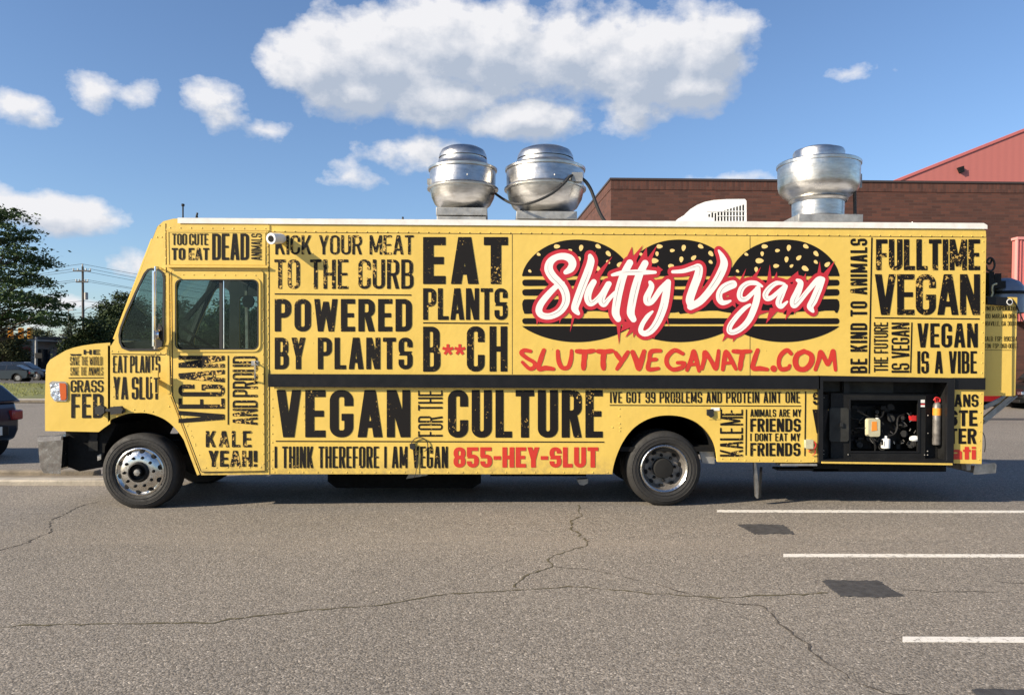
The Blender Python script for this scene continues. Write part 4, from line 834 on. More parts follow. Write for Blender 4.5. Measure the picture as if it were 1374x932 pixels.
# wheels
def tyre(mb, c, R, r, w0, w1):
    mb.lathe([(r, w0 + .012), (r + .012, w0 + .002), (r + .05, w0 - .012), (R * .82, w0 - .016), (R * .93, w0 - .004), (R * .975, w0 + .018), (R, w0 + .05), (R, w1 - .05), (R * .97, w1 - .01), (R * .8, w1), (r, w1)], c, 'y', 56, False)
def wheel(px, py, Rpx, front=True):
    c = S(px, py, 0.0); c[2] = max(c[2], 0); R = Rpx / 113.0; r = 31.8 / 113.0; y0 = .035
    mb = MB(); tyre(mb, c, R, r, y0, y0 + .27)
    for k in range(3): 
        rr_ = r + .035 + .035 * k; mb.lathe([(rr_, y0 - .0135), (rr_ + .004, y0 - .0175), (rr_ + .008, y0 - .0140)], c, 'y', 56, False)
    W_ = mb.build('wheel', 'rubber', T, smooth=True)
    tg = MB()
    for k in range(3):
        yy = y0 + .08 + .06 * k; tg.lathe([(R + .001, yy), (R + .0015, yy + .012)], c, 'y', 48, False)
    tg.build('tread_groove', 'hole', W_)
    rim = MB()
    if front: prof = [(r, y0 + .02), (r + .004, y0 + .004), (r - .010, y0 - .002), (r - .022, y0 + .012), (.245, y0 + .02), (.215, y0 - .004), (.17, y0 - .016), (.125, y0 - .02), (.12, y0 - .02)]
    else: prof = [(r, y0 + .02), (r + .006, y0 + .002), (r - .006, y0 - .004), (r - .028, y0 + .02), (r - .040, y0 + .085), (.228, y0 + .10), (.21, y0 + .12), (.12, y0 + .125)]
    rim.lathe(prof, c, 'y', 64, False); rim.build('rim', 'wheelalu' if front else 'wheeldark', W_, smooth=True)
    if not front:
        lip = MB(); lip.lathe([(r + .006, y0 + .000), (r - .004, y0 - .007), (r - .024, y0 + .012)], c, 'y', 64, False); lip.build('rim_lip', 'wheelalu', W_, smooth=True)
    ho = MB(); rh = (27.2 if front else 23.5) / 113; yh = y0 + .012 if front else y0 + .108
    for k in range(10):
        a = 2 * PI * (k + .35) / 10; ca, sa = math.cos(a), math.sin(a); v = []
        for i in range(12):
            t = 2 * PI * i / 12; u_, w_ = .031 * math.cos(t), .021 * math.sin(t); x = (rh + w_) * ca - u_ * sa; z = (rh + w_) * sa + u_ * ca
            rr_ = math.hypot(x, z)
            if front: yy = np.interp(rr_, [.215, .245, .259, .271], [y0 - .004, y0 + .02, y0 + .012, y0 - .002]) - .003
            else: yy = y0 + .096 - (rr_ < .228) * 0 + .0
            v.append((c[0] + x, yy, c[2] + z))
        ho.add(v, [tuple(range(12))])
    ho.build('hand_holes', 'hole', W_, kind='stuff')
    lg = MB(); rl = (19.5 if front else 17.2) / 113; yl = y0 - .012 if front else y0 + .118
    for k in range(10 if front else 8):
        a = 2 * PI * (k + .1) / (10 if front else 8); p = (c[0] + rl * math.cos(a), yl, c[2] + rl * math.sin(a)); lg.lathe([(.019, .0), (.019, -.012), (.014, -.02), (.012, -.035), (.0001, -.04)], p, 'y', 8, False)
    lg.build('lug_nuts', 'bay' if front else 'hole', W_, smooth=True, kind='stuff')
    hb_ = MB()
    if front:
        hb_.lathe([(.122, y0 - .018), (.118, y0 - .05), (.100, y0 - .062), (.096, y0 - .05), (.090, y0 + .0), (.05, y0 + .01), (.046, y0 - .055), (.0001, y0 - .06)], c, 'y', 32, False); hb_.build('hub', 'bay', W_, smooth=True)
        hc = MB(); hc.lathe([(.040, y0 - .05), (.038, y0 - .075), (.0001, y0 - .078)], c, 'y', 8, False); hc.build('hub_cap', 'steel', W_)
    else:
        hb_.lathe([(.122, y0 + .125), (.118, y0 + .03), (.108, y0 + .018), (.06, y0 + .012), (.0001, y0 + .01)], c, 'y', 32, False); hb_.build('hub', 'hole', W_, smooth=True)
    return W_
wheel(185.5, 633.2, 51.3, True)
wheel(892.2, 629.3, 51.0, False)
for px, py, ys in ((185.5, 633.2, TW - .32), (892.2, 629.3, TW - .34), (892.2, 629.3, .36)):
    c = S(px, py, 0.0); mb = MB(); mb.lathe([(.15, ys + .06), (.30, ys + .03), (.33, ys), (.42, ys + .01), (.452, ys + .05), (.452, ys + .23), (.42, ys + .28), (.3, ys + .28), (.15, ys + .2)], c, 'y', 40); mb.build('wheel', 'rubber', T, smooth=True)

# roof fans
def fan(cx, prof, rims, Yc, base, name='exhaust_fan', neck=None, box=None, n=56):
    """prof etc. in photo pixels: (radius, y)"""
    k = (Yc + CAMD) / F
    def L(pr): c0 = S(cx, pr[0][1], Yc); return [(r * k, float(sz(y, Yc, cx))) for r, y in pr]
    x = float(S(cx, 240, Yc)[0]); o_ = (x, Yc, 0)
    mb = MB(); mb.lathe(L(prof), o_, 'z', n, False); fo = mb.build(name, 'alu', T, smooth=True)
    for nm, pr in rims: mb = MB(); mb.lathe(L(pr), o_, 'z', n, False); mb.build(nm, 'alu', fo, smooth=True)
    bs = base; w_ = bs[0] * k; mb = MB(); zt = float(sz(bs[1], Yc, cx)); z0 = 3.36
    mb.box(x - w_, x + w_, Yc - w_, Yc + w_, zt - .10, zt); mb.box(x - w_ * .97, x + w_ * .97, Yc - w_ * .97, Yc + w_ * .97, z0, zt - .112); mb.build('roof_curb', 'galv', fo, bev=0.006)
    return fo, x
FY = 1.15
f1, fx1 = fan(621, [(43, 228), (43.8, 231), (43.5, 250.5), (44.3, 253), (43.5, 257), (41.5, 266), (37, 275), (30, 281), (20, 284)],
      [('upper_rim', [(43.2, 226.2), (45.8, 227.4), (45.6, 230.2), (43.4, 230.6)]), ('lower_rim', [(43.6, 250.6), (47.5, 253.6), (47.2, 255.6), (43.2, 256.0)]), ('fan_top', [(44, 227.6), (35, 222), (33, 219.5), (32.5, 216)]),
       ('motor_band', [(30, 219.5), (30.5, 213), (30.2, 209)]), ('fan_cap', [(29.5, 214), (32, 213.2), (31.4, 209), (28.6, 203), (22, 199.3), (12, 197.9), (.5, 197.6)]), ('fan_neck', [(17, 280), (17, 292)])], FY, (33, 284.8))
f2, fx2 = fan(731.5, [(51, 228), (51.8, 231), (51.4, 250.5), (52.2, 253), (51.4, 257.5), (49, 268), (43, 279), (33, 286.4), (20, 289)],
      [('upper_rim', [(51, 226), (53.6, 227.4), (53.4, 230.4), (51, 230.8)]), ('lower_rim', [(51.4, 250.8), (54.8, 254), (54.5, 256.2), (51, 256.6)]), ('fan_top', [(52, 227.6), (42, 222.5), (39, 220.5), (38.4, 217)]),
       ('motor_band', [(35.5, 220.5), (36, 214), (35.8, 210)]), ('fan_cap', [(35, 216), (37.6, 215), (37, 210.5), (33.5, 204), (26, 200.4), (14, 199), (.5, 198.7)]), ('fan_neck', [(20, 284), (20, 294)])], FY, (39, 290.8))
f3, fx3 = fan(1098, [(52.5, 222), (52.5, 226), (52, 250), (50.5, 256), (46, 262), (38, 267), (33, 269.5)],
      [('upper_rim', [(52, 219.5), (54, 221), (53.8, 224.4), (52, 225)]), ('fan_top', [(52.8, 221.2), (40, 217), (33, 216.4)]), ('fan_cap', [(32.6, 218), (33, 206), (31.5, 203), (28, 202.6), (22, 199.5), (14, 197.6), (.5, 196.8)]),
       ('fan_neck', [(34.5, 269), (35.2, 271.5), (33.6, 273), (33.2, 292), (36, 295)]), ('neck_flange', [(36, 268.2), (38, 270), (36, 272.5)])], FY, (42, 295))
k1 = (FY + CAMD) / F
def fanbox(px0, py0, px1, py1, Y0, Y1, par): a = pl([(px0, py0), (px1, py0), (px1, py1), (px0, py1)], Y0); mb = MB(); mb.prism(a, Y0, Y1); return mb.build('junction_box', 'galv', par, bev=0.008)
fanbox(768, 232, 781, 242.5, FY - .46, FY - .36, f2); fanbox(574, 240.5, 579, 247, FY - .1, FY + .02, f1); fanbox(1145, 234, 1156, 251, FY - .1, FY + .04, f3)
mb = MB(); mb.lathe([(.055, 0), (.05, -.03), (.0001, -.035)], S(1141.5, 231, FY - .38), 'y', 20, False); mb.build('rubber_plug', 'gum', f3, smooth=True)
mb = MB(); mb.tube(smooth_line([S(1149, 234, FY - .2), S(1145, 239, FY - .28), S(1146.5, 248, FY - .25), S(1147, 270, FY - .2), S(1147.5, 300, FY - .2)], 6), .022, 8); mb.build('fan_cable', 'gum', f3, smooth=True)
mb = MB(); mb.tube(smooth_line([S(665, 260, FY - .05), S(675, 267, FY - .2), S(686, 272.5, FY - .42), S(700, 274, FY - .52), S(718, 270.5, FY - .56), S(740, 260, FY - .55), S(757, 246, FY - .52), S(764, 237.5, FY - .48), S(769, 235, FY - .44)], 8), .017, 9); mb.build('fan_cable', 'gum', f2, smooth=True)
mb = MB(); mb.tube(smooth_line([S(779, 239, FY - .42), S(786, 244, FY - .42), S(793, 255, FY - .4), S(800, 274, FY - .4), S(806, 288, FY - .4), S(813, 299, FY - .4), S(818, 304, FY - .4)], 8), .022, 9); mb.build('fan_cable', 'gum', f2, smooth=True)
bt = MB()
for cx, r_, y in ((621, 43.8, 245), (731.5, 51.8, 246)):
    for a in (-50, -120, -80):
        x = float(S(cx, y, FY)[0]) + r_ * k1 * math.cos(math.radians(a)); yy = FY + r_ * k1 * math.sin(math.radians(a)); bt.lathe([(0, .008), (.008, .006), (.008, -.006), (0, -.008)], (x, yy, float(sz(y, FY))), 'z', 8, False)
bt.build('fan_bolts', 'white', f2, kind='stuff')
# roof air conditioner: tapered shroud with slotted grille
YA = 0.80
acp = [(911, 318), (912, 300), (915, 294), (920, 288), (927, 281.5), (936, 276), (946, 272), (958, 269.6), (975, 268.4), (999, 268.2), (1000.5, 270), (1000.8, 318)]
mb = MB(); mb.prism(pl(acp, YA), YA, YA + .7); ac = mb.build('roof_air_conditioner', 'white', T, bev=0.03, seg=3)
sl_mb = MB()
for i in range(12):
    x = 950.5 + i * 4.15
    ya = 288.5 - (i / 11) * 13.5; yb = 296.5; 
    if i == 0: ya, yb = 287.5, 291
    if i == 1: ya, yb = 285.5, 292
    sl_mb.prism(pl([(x, ya), (x + 2.1, ya - .5), (x + 2.1, yb), (x, yb)], YA - .001), YA - .0015, YA - .0005)
sl_mb.build('grille_slots', 'hole', ac, kind='stuff')
gb = MB(); gb.prism(pl([(948, 283), (998, 283), (998, 284), (948, 284)], YA - .004), YA - .006, YA - .002); gb.prism(pl([(962, 289.4), (998, 289.4), (998, 290.2), (962, 290.2)], YA - .004), YA - .006, YA - .002); gb.build('grille_bar', 'white', ac)
P1('roof_pad', [(872, 301), (905, 301), (905, 304), (872, 304)], .3, .7, 'roofwhite'); 
# cab interior
mb = MB(); c = Vector(S(262, 470, .55)); rr_ = .23; nrm = Vector((.55, 0, .83)).normalized(); u_ = nrm.cross(Vector((0, 1, 0))).normalized()
mb.tube([c + Vector((0, 1, 0)) * rr_ * math.cos(t) + u_ * rr_ * math.sin(t) for t in np.linspace(0, 2 * PI, 33)[:-1]], .016, 8, True); mb.bar(c, c - nrm * .35, .03, 8); mb.bar(c - Vector((0, rr_, 0)), c + Vector((0, rr_, 0)), .015, 6)
mb.build('steering_wheel', 'gum', T, smooth=True)
P1('driver_seat', [(338, 420), (343, 410), (350, 412), (352, 470), (352, 545), (320, 548), (318, 528), (335, 515), (337, 440)], 0.35, 0.85, 'cabgrey', bev=0.04, seg=3)
P1('engine_cover', [(170, 500), (240, 495), (262, 520), (262, 560), (170, 555)], 0.95, 1.6, 'cabgrey', bev=0.03)
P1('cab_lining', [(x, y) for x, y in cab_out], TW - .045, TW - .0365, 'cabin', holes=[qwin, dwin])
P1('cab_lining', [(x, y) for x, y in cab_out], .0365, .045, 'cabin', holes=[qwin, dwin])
P1('cab_pole', [(283, 302), (287, 302), (291, 560), (287, 560)], 1.2, 1.24, 'steel'); P1('interior_fan', rrect(288, 386, 304, 404, 7), 1.0, 1.06, 'bay')
mb = MB(); mb.beam(S(245, 440, .4), S(292, 470, .4), .03, .03); mb.beam(S(250, 428, .6), S(290, 380, .6), .05, .05); mb.build('sun_visor_arm', 'bay', T)
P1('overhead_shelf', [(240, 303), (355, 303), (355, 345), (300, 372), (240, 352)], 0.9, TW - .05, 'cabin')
# ------------------------------------------------------------------ print on the truck
TT = lambda s, *a, **k: text(s, *a, parent=T, **k)
TT('KICK YOUR MEAT', 369.3, 315.6, 555, 341.4, m='ink_worn', wt=.27, gap=.15)
TT('TO THE CURB', 368, 348, 554.7, 387.4, m='ink_worn', wt=.30, gap=.17)
rule(368.5, 394.3, 552, 395.8, 1.6, T)
TT('POWERED', 368.5, 401, 552.7, 444.6, wt=.38, gap=.20)
TT('BY PLANTS', 368.5, 452.7, 553.5, 495.2, wt=.38, gap=.19)
TT('EAT', 567.6, 318, 681.5, 381, wt=.40, gap=.20)
TT('PLANTS', 567.6, 386.6, 681, 429, wt=.37, gap=.13)
rule(567.6, 433, 682, 433.8, 1.6, T)
TT('B', 567.6, 438, 590.8, 498.4, wt=.38); TT('*', 593.4, 457, 608.4, 481, m='redprint', wt=.3); TT('*', 609.4, 457, 624.4, 481, m='redprint', wt=.3); TT('CH', 626.3, 437.6, 680.6, 498.2, wt=.38, gap=.28)
TT('VEGAN', 370.9, 523, 550.5, 586.4, wt=.38, gap=.18)
TT('FOR THE', 560.9, 523.8, 593.8, 585.4, wt=.30, gap=.18, rot=True)
TT('CULTURE', 600.9, 523, 808.7, 586.8, wt=.40, gap=.18)
rule(370, 591.6, 810.9, 592.8, 1.5, T)
TT('I THINK THEREFORE I AM VEGAN', 368.3, 598.6, 600.9, 627.6, wt=.38, gap=.17)
TT('855-HEY-SLUT', 608.5, 599.6, 802.8, 626.8, m='redprint', wt=.40, gap=.12)
TT('IVE GOT 99 PROBLEMS AND PROTEIN AINT ONE', 818.5, 525.6, 1073.6, 540.4, wt=.34, gap=.20)
rule(818, 543.4, 1075, 544.6, 1.2, T)
TT('KALE ME', 966, 549.2, 996.9, 612.2, wt=.30, gap=.13, rot=True, m='ink_worn', widths=[1, 1.06, .82, .86, .06, 1.28, .86])
rule(1001.5, 549, 1001, 610.5, 1.8, T)
TT('ANIMALS ARE MY', 1006.6, 548.8, 1075, 559, wt=.34, gap=.17)
TT('FRIENDS', 1006.6, 561.2, 1074.4, 579, wt=.36, gap=.15)
TT('I DONT EAT MY', 1006.6, 581, 1073.7, 591.5, wt=.34, gap=.17)
TT('FRIENDS', 1006.6, 593.8, 1074, 611.6, wt=.36, gap=.15)
rule(1081, 525, 1080, 611.5, 1.8, T)
TT('S', 1090.6, 526, 1102, 543, wt=.34); TT('V', 1090, 549, 1112, 581, wt=.40)
TT('ANS', 1280.6, 528.8, 1313, 545.6, wt=.34, gap=.13); TT('STE', 1272, 550, 1311.5, 571.4, wt=.36, gap=.13); TT('TER', 1273.6, 574.6, 1310.2, 595.2, wt=.36, gap=.13)
TT('ati', 1276.5, 599, 1309.5, 616, m='redprint', wt=.40, gap=.10)
TT('BE KIND TO ANIMALS', 1141, 320, 1163.4, 500.4, wt=.38, gap=.22, rot=True)
rule(1169.9, 318.7, 1166.2, 501, 2.0, T)
TT('FULLTIME', 1175.4, 321, 1315, 362.4, m='ink_worn', wt=.40, gap=.10)
TT('VEGAN', 1173.8, 367.8, 1315, 422.4, m='ink_worn', wt=.34, gap=.07)
rule(1173.6, 426.2, 1314.6, 427.8, 1.6, T)
TT('THE FUTURE', 1172.6, 432, 1191.4, 499, wt=.33, gap=.12, rot=True); TT('IS VEGAN', 1196.2, 432.6, 1220, 499.8, wt=.33, gap=.12, rot=True)
rule(1223.6, 432.5, 1221.8, 500, 1.8, T)
TT('VEGAN', 1230.8, 433.6, 1312, 466, wt=.36, gap=.17); TT('IS A VIBE', 1230.8, 470.9, 1310.8, 500.8, wt=.38, gap=.14)
k = dict(Y=-0.0125)
TT('TOO CUTE', 231, 313.4, 279.3, 328.8, wt=.34, gap=.14, widths=[.92, 1, 1, .22, 1, 1, .92, .86], **k); TT('TO EAT', 230.2, 332.6, 280.5, 348.8, wt=.38, gap=.12, widths=[.92, 1, .25, .86, 1.06, .92], **k)
TT('DEAD', 284.5, 313.2, 334, 348.8, wt=.38, gap=.12, **k); TT('ANIMALS', 337, 313.4, 351, 349, wt=.32, gap=.14, rot=True, **k)
TT('EAT PLANTS', 151.4, 477, 214.6, 500, wt=.36, gap=.15, widths=[.86, 1.06, .92, .3, 1, .82, 1.06, 1, .92, 1]); TT('YA SLUT', 152, 505.4, 214, 535.6, wt=.37, gap=.15, widths=[1, 1.06, .25, 1, .82, 1, .92])
k = dict(Y=-0.0165)
TT('VEGAN', 239.4, 477, 301.2, 567.4, m='ink_worn', wt=.36, gap=.17, rot=True, **k); TT('AND PROUD', 312, 477.6, 345.4, 569.8, m='ink_worn', wt=.32, gap=.13, rot=True, widths=[1.06, 1, 1, .18, 1, 1, 1, 1, 1], **k)
q = S([305.3, 306.9, 306.9, 305.3], [476.7, 476.7, 569.5, 569.5], -0.0160); mk('printed_rule', q, [(0, 1, 2, 3)], 'ink_solid', T)
TT('KALE', 276, 577.8, 337.3, 599.6, wt=.32, gap=.28, m='ink_worn', **k); TT('YEAH!', 279.6, 604.2, 345, 625.8, wt=.36, gap=.14, m='ink_worn', **k)
TT('SAVE THE WORLD', 93.8, 478.4, 137.4, 490, wt=.30, gap=.16, widths=[1, 1.06, 1.04, .86, .3, .92, 1, .86, .3, 1.42, 1, 1, .82, 1]); TT('SAVE THE ANIMALS', 94.4, 492.2, 138.2, 503.6, wt=.30, gap=.16)
rule(92, 507, 139, 506.6, 1.2, T)
TT('GRASS', 94.6, 509.8, 138.6, 526, wt=.30, gap=.13); TT('FED', 95.4, 528, 138.6, 560.6, wt=.36, gap=.20)
text('T', 206.3, 506.5, 212.4, 526.4, parent=T, wt=.42, Y=-.1225)
# partly wrapped line on the hood shoulder
mk_ = lambda dx: None
text('HE', 112, 469.0, 134, 475.6, parent=T, wt=.28, gap=.2, label='lettering HE at the top of the hood side'); text('W', 93.5, 474.6, 109.5, 477.2, parent=T, wt=.5, label='cut-off black lettering on the hood shoulder')
# rear cabinet print
k = dict(Y=0.1270, m='ink_solid')
text('OWNER/OPERATOR', 1316, 411, 1366.2, 416.8, parent=rb, wt=.30, gap=.18, res=.2, **k); text('3300 MARJAN DRIVE', 1317, 421, 1366.4, 427, parent=rb, wt=.28, gap=.18, res=.2, **k); text('DORAVILLE, GA 30340', 1317, 431, 1366.4, 437, parent=rb, wt=.28, gap=.18, res=.2, **k)
text('DEKALB: FSP: 890324', 1315, 451.2, 1364.6, 457.6, parent=rb, wt=.28, gap=.18, res=.2, **k); text('FULTON: FSP: 060-00813', 1314, 460.8, 1366.2, 467, parent=rb, wt=.28, gap=.18, res=.2, **k)
# burgers
BX = (774.0, 911.6, 1052.7)
def bun_top(x):
    y = 371.0
    for c in BX:
        u_ = abs(x - c) / 73.8
        if u_ < 1: y = min(y, 371 - 49.6 * (1 - u_ ** 2.15) ** .62 - 0.0)
    return y
def bun_bot(x):
    y = 437.4
    for c in BX:
        u_ = abs(x - c) / 73.4
        if u_ < 1: y = max(y, 437.4 + 21.4 * (1 - u_ ** 2.0) ** .85)
    return y
XX = np.linspace(700.4, 1126.2, 190)
def flat(name, poly, m, Y, label=None):
    p3 = S([p[0] for p in poly], [p[1] for p in poly], Y); tri = tessellate_polygon([[Vector((float(p[0]), float(p[2]), 0)) for p in p3]])
    return mk(name, p3, [tuple(t) for t in tri], m, T, label=label)
flat('burger_print', [(x, bun_top(x)) for x in XX] + [(1126.2, 370.4), (700.8, 370.4)], 'ink_solid', -.003, 'three black sesame bun tops printed side by side')
flat('burger_print', [(x, bun_bot(x)) for x in XX][::-1] + [(700.8, 437.4), (1126, 437.4)], 'ink_solid', -.003, 'three black bun bottoms printed side by side')
rw = random.Random(5)
def layer(y0, y1, amp0, amp1, bump=False, ph=0):
    top = []; bot = []
    for x in np.linspace(703.5, 1123.5, 200):
        wv0 = amp0 * (math.sin(x * .11 + ph) * .5 + math.sin(x * .05 + ph * 2) * .5)
        wb = amp1 * (math.sin(x * .16 + ph) * .45 + math.sin(x * .075 + 1 + ph) * .55)
        if bump: wb = max(wb, -1) * 1.0 + (3.0 if math.sin(x * .09 + .6) > .78 else 0)
        top.append((x, y0 + wv0)); bot.append((x, y1 + wb))
    e = (y1 - y0) / 2; return [(700.6, y0 + e * .8)] + [(701.4, y0 + e * .3)] + top + [(1125.6, y0 + e * .3), (1126.3, y0 + e)] + [(1125.6, y1 - e * .35)] + bot[::-1] + [(701.4, y1 - e * .35)]
flat('burger_print', layer(375.2, 383.6, .6, .5, ph=1), 'ink_solid', -.003, 'black filling layer of the printed burgers'); flat('burger_print', layer(388, 396.6, .4, .3), 'ink_solid', -.003, 'black filling layer of the printed burgers')
flat('burger_print', layer(401.4, 417.6, .9, 1.8, True, 2), 'ink_solid', -.003, 'ragged black lettuce layer of the printed burgers'); flat('burger_print', layer(426.8, 434.6, .15, .1), 'ink_solid', -.003, 'black filling layer of the printed burgers')
seeds = [(417, 182, 25, 5.6), (560, 120, 0, 8.5), (540, 178, 88, 6.5), (660, 152, -8, 6.5), (748, 132, 100, 8.5), (882, 120, 30, 8), (962, 177, 50, 8.5), (960, 242, 40, 6.2), (520, 232, 0, 11), (730, 222, 95, 8), (827, 208, -42, 8.2), (650, 272, -5, 8), (770, 272, -35, 5.5), (1050, 260, -38, 8.5), (877, 293, 30, 10), (348, 313, 40, 5), (493, 300, 90, 7)]
sf = MB()
for ci, c in enumerate(BX):
    for a, b, ang, ln in seeds:
        x = c + (a - 715) / 5.825; y = 310 + b / 5.825; an = math.radians(ang); n_ = 14; pts = []
        for i in range(n_):
            t = 2 * PI * i / n_; u_ = math.cos(t) * ln / 2; v_ = math.sin(t) * (ln * .27 + .45) * (1 - .25 * math.cos(t)); pts.append((x + u_ * math.cos(an) - v_ * math.sin(an), y + u_ * math.sin(an) + v_ * math.cos(an)))
        if ci < 2 and any(abs(x - o_) < 73.8 and bun_top(x) != 371 and o_ != c and y > 371 for o_ in BX): continue
        if min(bun_top(p[0]) - p[1] for p in pts) > 0: continue
        q = S([p[0] for p in pts], [p[1] for p in pts], -.0040); sf.add(q, [tuple(range(n_))])
sf.build('sesame_seeds', 'seedprint', T, kind='stuff')
# script name in brush strokes (traced in three enlargements of the sign)
def zA(p): return (690 + p[0] / 5.829, 310 + p[1] / 5.829)
def zB(p): return (800 + p[0] / 5.825, 310 + p[1] / 5.825)
def zC(p): return (930 + p[0] / 5.825, 310 + p[1] / 5.825)
def stk(z, pts, r, k=7): return (smooth_line([z(p) for p in pts], k), [q / 5.827 for q in (r if hasattr(r, '__len__') else [r])] if hasattr(r, '__len__') else r / 5.827)
SS = [stk(zA, [(402, 322), (440, 295), (456, 255), (436, 215), (385, 197), (325, 207), (280, 245), (270, 300), (300, 355), (345, 400), (385, 450), (405, 510), (398, 570), (355, 630), (285, 664), (222, 660), (193, 625), (208, 570), (262, 500), (330, 432), (385, 405)], [13, 24, 26, 26, 22, 20, 26, 30, 30, 28, 28, 27, 25, 22, 20, 20, 22, 22, 20, 16, 6]),
      stk(zA, [(592, 192), (600, 235), (575, 320), (532, 430), (492, 540), (474, 605), (502, 645)], [10, 24, 27, 27, 27, 24, 8]),
      stk(zA, [(622, 398), (592, 450), (574, 515), (590, 562), (625, 555), (680, 500), (735, 415)], [18, 22, 24, 20, 16, 16, 18]),
      stk(zB, [(100, 412), (60, 485), (40, 545), (62, 572), (100, 530), (148, 478)], [16, 20, 21, 17, 13, 8]),
      stk(zB, [(262, 248), (215, 340), (182, 450), (160, 560), (152, 640), (172, 688)], [22, 25, 28, 27, 26, 18]), stk(zB, [(382, 252), (338, 340), (304, 450), (280, 560), (270, 640), (292, 690)], [22, 25, 28, 27, 26, 18]),
      stk(zB, [(125, 343), (200, 328), (330, 322), (462, 322)], [6, 15, 18, 7]),
      stk(zB, [(420, 398), (432, 435), (398, 515), (402, 556), (440, 545), (500, 460), (562, 398)], [8, 18, 24, 22, 16, 18, 18]), stk(zB, [(562, 400), (545, 500), (523, 600), (480, 705), (430, 775), (380, 800), (348, 778), (362, 725), (402, 665), (440, 628)], [18, 26, 27, 25, 22, 18, 15, 14, 13, 4]),
      stk(zB, [(598, 318), (680, 312), (760, 288), (802, 285), (795, 350), (758, 450), (732, 535), (745, 580)], [8, 12, 16, 24, 28, 28, 28, 24]), stk(zC, [(-20, 590), (50, 552), (110, 490), (170, 410), (218, 325), (242, 255), (228, 200), (200, 152)], [22, 24, 24, 26, 28, 26, 16, 3]),
      stk(zC, [(222, 478), (285, 445), (322, 425), (318, 404), (285, 408), (235, 438), (206, 485), (206, 530), (228, 558), (262, 556), (292, 545)], [8, 11, 14, 14, 14, 18, 20, 20, 16, 11, 4]),
      stk(zC, [(540, 432), (490, 406), (430, 408), (385, 440), (364, 490), (374, 528), (412, 530), (460, 488), (508, 440)], [4, 13, 15, 18, 18, 17, 14, 12, 10]), stk(zC, [(505, 450), (500, 520), (478, 600), (438, 690), (380, 755), (320, 788), (284, 782), (290, 738), (340, 668), (400, 605), (445, 575)], [18, 22, 22, 20, 18, 17, 16, 16, 15, 13, 6]),
      stk(zC, [(715, 412), (655, 406), (602, 440), (566, 490), (575, 524), (612, 520), (670, 472), (718, 428)], [4, 13, 16, 18, 17, 14, 12, 10]), stk(zC, [(722, 432), (690, 500), (668, 560), (690, 588), (735, 552)], [14, 20, 20, 14, 4]),
      stk(zC, [(812, 382), (840, 405), (820, 470), (786, 540), (788, 578), (820, 560), (900, 462), (975, 380), (1012, 378)], [6, 18, 24, 24, 20, 15, 14, 17, 16]), stk(zC, [(1012, 378), (980, 450), (942, 540), (916, 590), (938, 628)], [16, 25, 26, 22, 6])]
def tri(z, *p): return tuple(z(q) for q in p)
SP = [tri(zA, (210, 320), (235, 240), (200, 300)), tri(zA, (170, 640), (175, 735), (205, 680)), tri(zA, (190, 660), (196, 722), (215, 680)), tri(zA, (355, 650), (352, 728), (385, 640)), tri(zA, (455, 640), (435, 795), (480, 650)), tri(zA, (600, 370), (770, 195), (650, 400)),
      tri(zA, (380, 165), (425, 140), (410, 175)), tri(zA, (480, 250), (495, 205), (470, 215)), tri(zA, (620, 290), (652, 310), (615, 320)), tri(zA, (630, 170), (642, 150), (622, 200)), tri(zA, (235, 330), (250, 380), (265, 340)), tri(zA, (325, 170), (335, 150), (345, 170)),
      tri(zB, (225, 230), (280, 120), (290, 230)), tri(zB, (260, 225), (365, 108), (310, 240)), tri(zB, (340, 215), (395, 125), (400, 220)), tri(zB, (390, 225), (475, 110), (425, 250)), tri(zB, (420, 280), (522, 302), (440, 350)), tri(zB, (480, 270), (522, 302), (470, 345)),
      tri(zB, (155, 700), (178, 892), (195, 700)), tri(zB, (215, 700), (190, 790), (270, 720)), tri(zB, (300, 690), (225, 832), (320, 760)), tri(zB, (280, 700), (290, 835), (335, 740)), tri(zB, (310, 690), (190, 785), (320, 730)), tri(zB, (535, 640), (568, 750), (550, 600)), tri(zB, (440, 800), (452, 845), (470, 780)), tri(zB, (560, 370), (605, 340), (600, 400)), tri(zB, (740, 610), (752, 640), (770, 605)), tri(zB, (100, 560), (115, 330), (250, 560)), tri(zB, (130, 600), (330, 400), (360, 760)), tri(zB, (330, 400), (600, 360), (520, 640)), tri(zB, (340, 480), (530, 560), (350, 760)),
      tri(zC, (355, 400), (415, 290), (385, 395)), tri(zC, (440, 380), (532, 278), (480, 395)), tri(zC, (575, 400), (600, 258), (615, 390)), tri(zC, (620, 390), (655, 315), (660, 390)), tri(zC, (710, 400), (825, 308), (770, 400)), tri(zC, (735, 390), (820, 315), (830, 380)), tri(zC, (850, 380), (882, 325), (880, 400)), tri(zC, (965, 360), (990, 235), (1005, 350)), tri(zC, (1000, 350), (1110, 230), (1045, 370)), tri(zC, (890, 390), (960, 330), (990, 370)),
      tri(zC, (255, 790), (225, 865), (300, 800)), tri(zC, (320, 800), (308, 868), (370, 800)), tri(zC, (600, 600), (568, 725), (680, 600)), tri(zC, (500, 660), (620, 620), (510, 620)), tri(zC, (740, 580), (720, 695), (810, 580)), tri(zC, (690, 590), (705, 650), (730, 590)), tri(zC, (790, 590), (790, 650), (830, 590)), tri(zC, (205, 570), (200, 605), (230, 585)), tri(zC, (330, 560), (335, 600), (300, 575)), tri(zC, (270, 380), (335, 345), (300, 400)), tri(zC, (360, 420), (560, 400), (530, 640)), tri(zC, (540, 440), (740, 400), (640, 600)), tri(zC, (700, 440), (830, 390), (740, 590)), tri(zC, (830, 560), (960, 400), (900, 470)), tri(zC, (210, 420), (360, 390), (330, 570)), tri(zC, (460, 560), (560, 520), (480, 680))]
bbox = (694, 318, 1124, 466); rs = 0.30
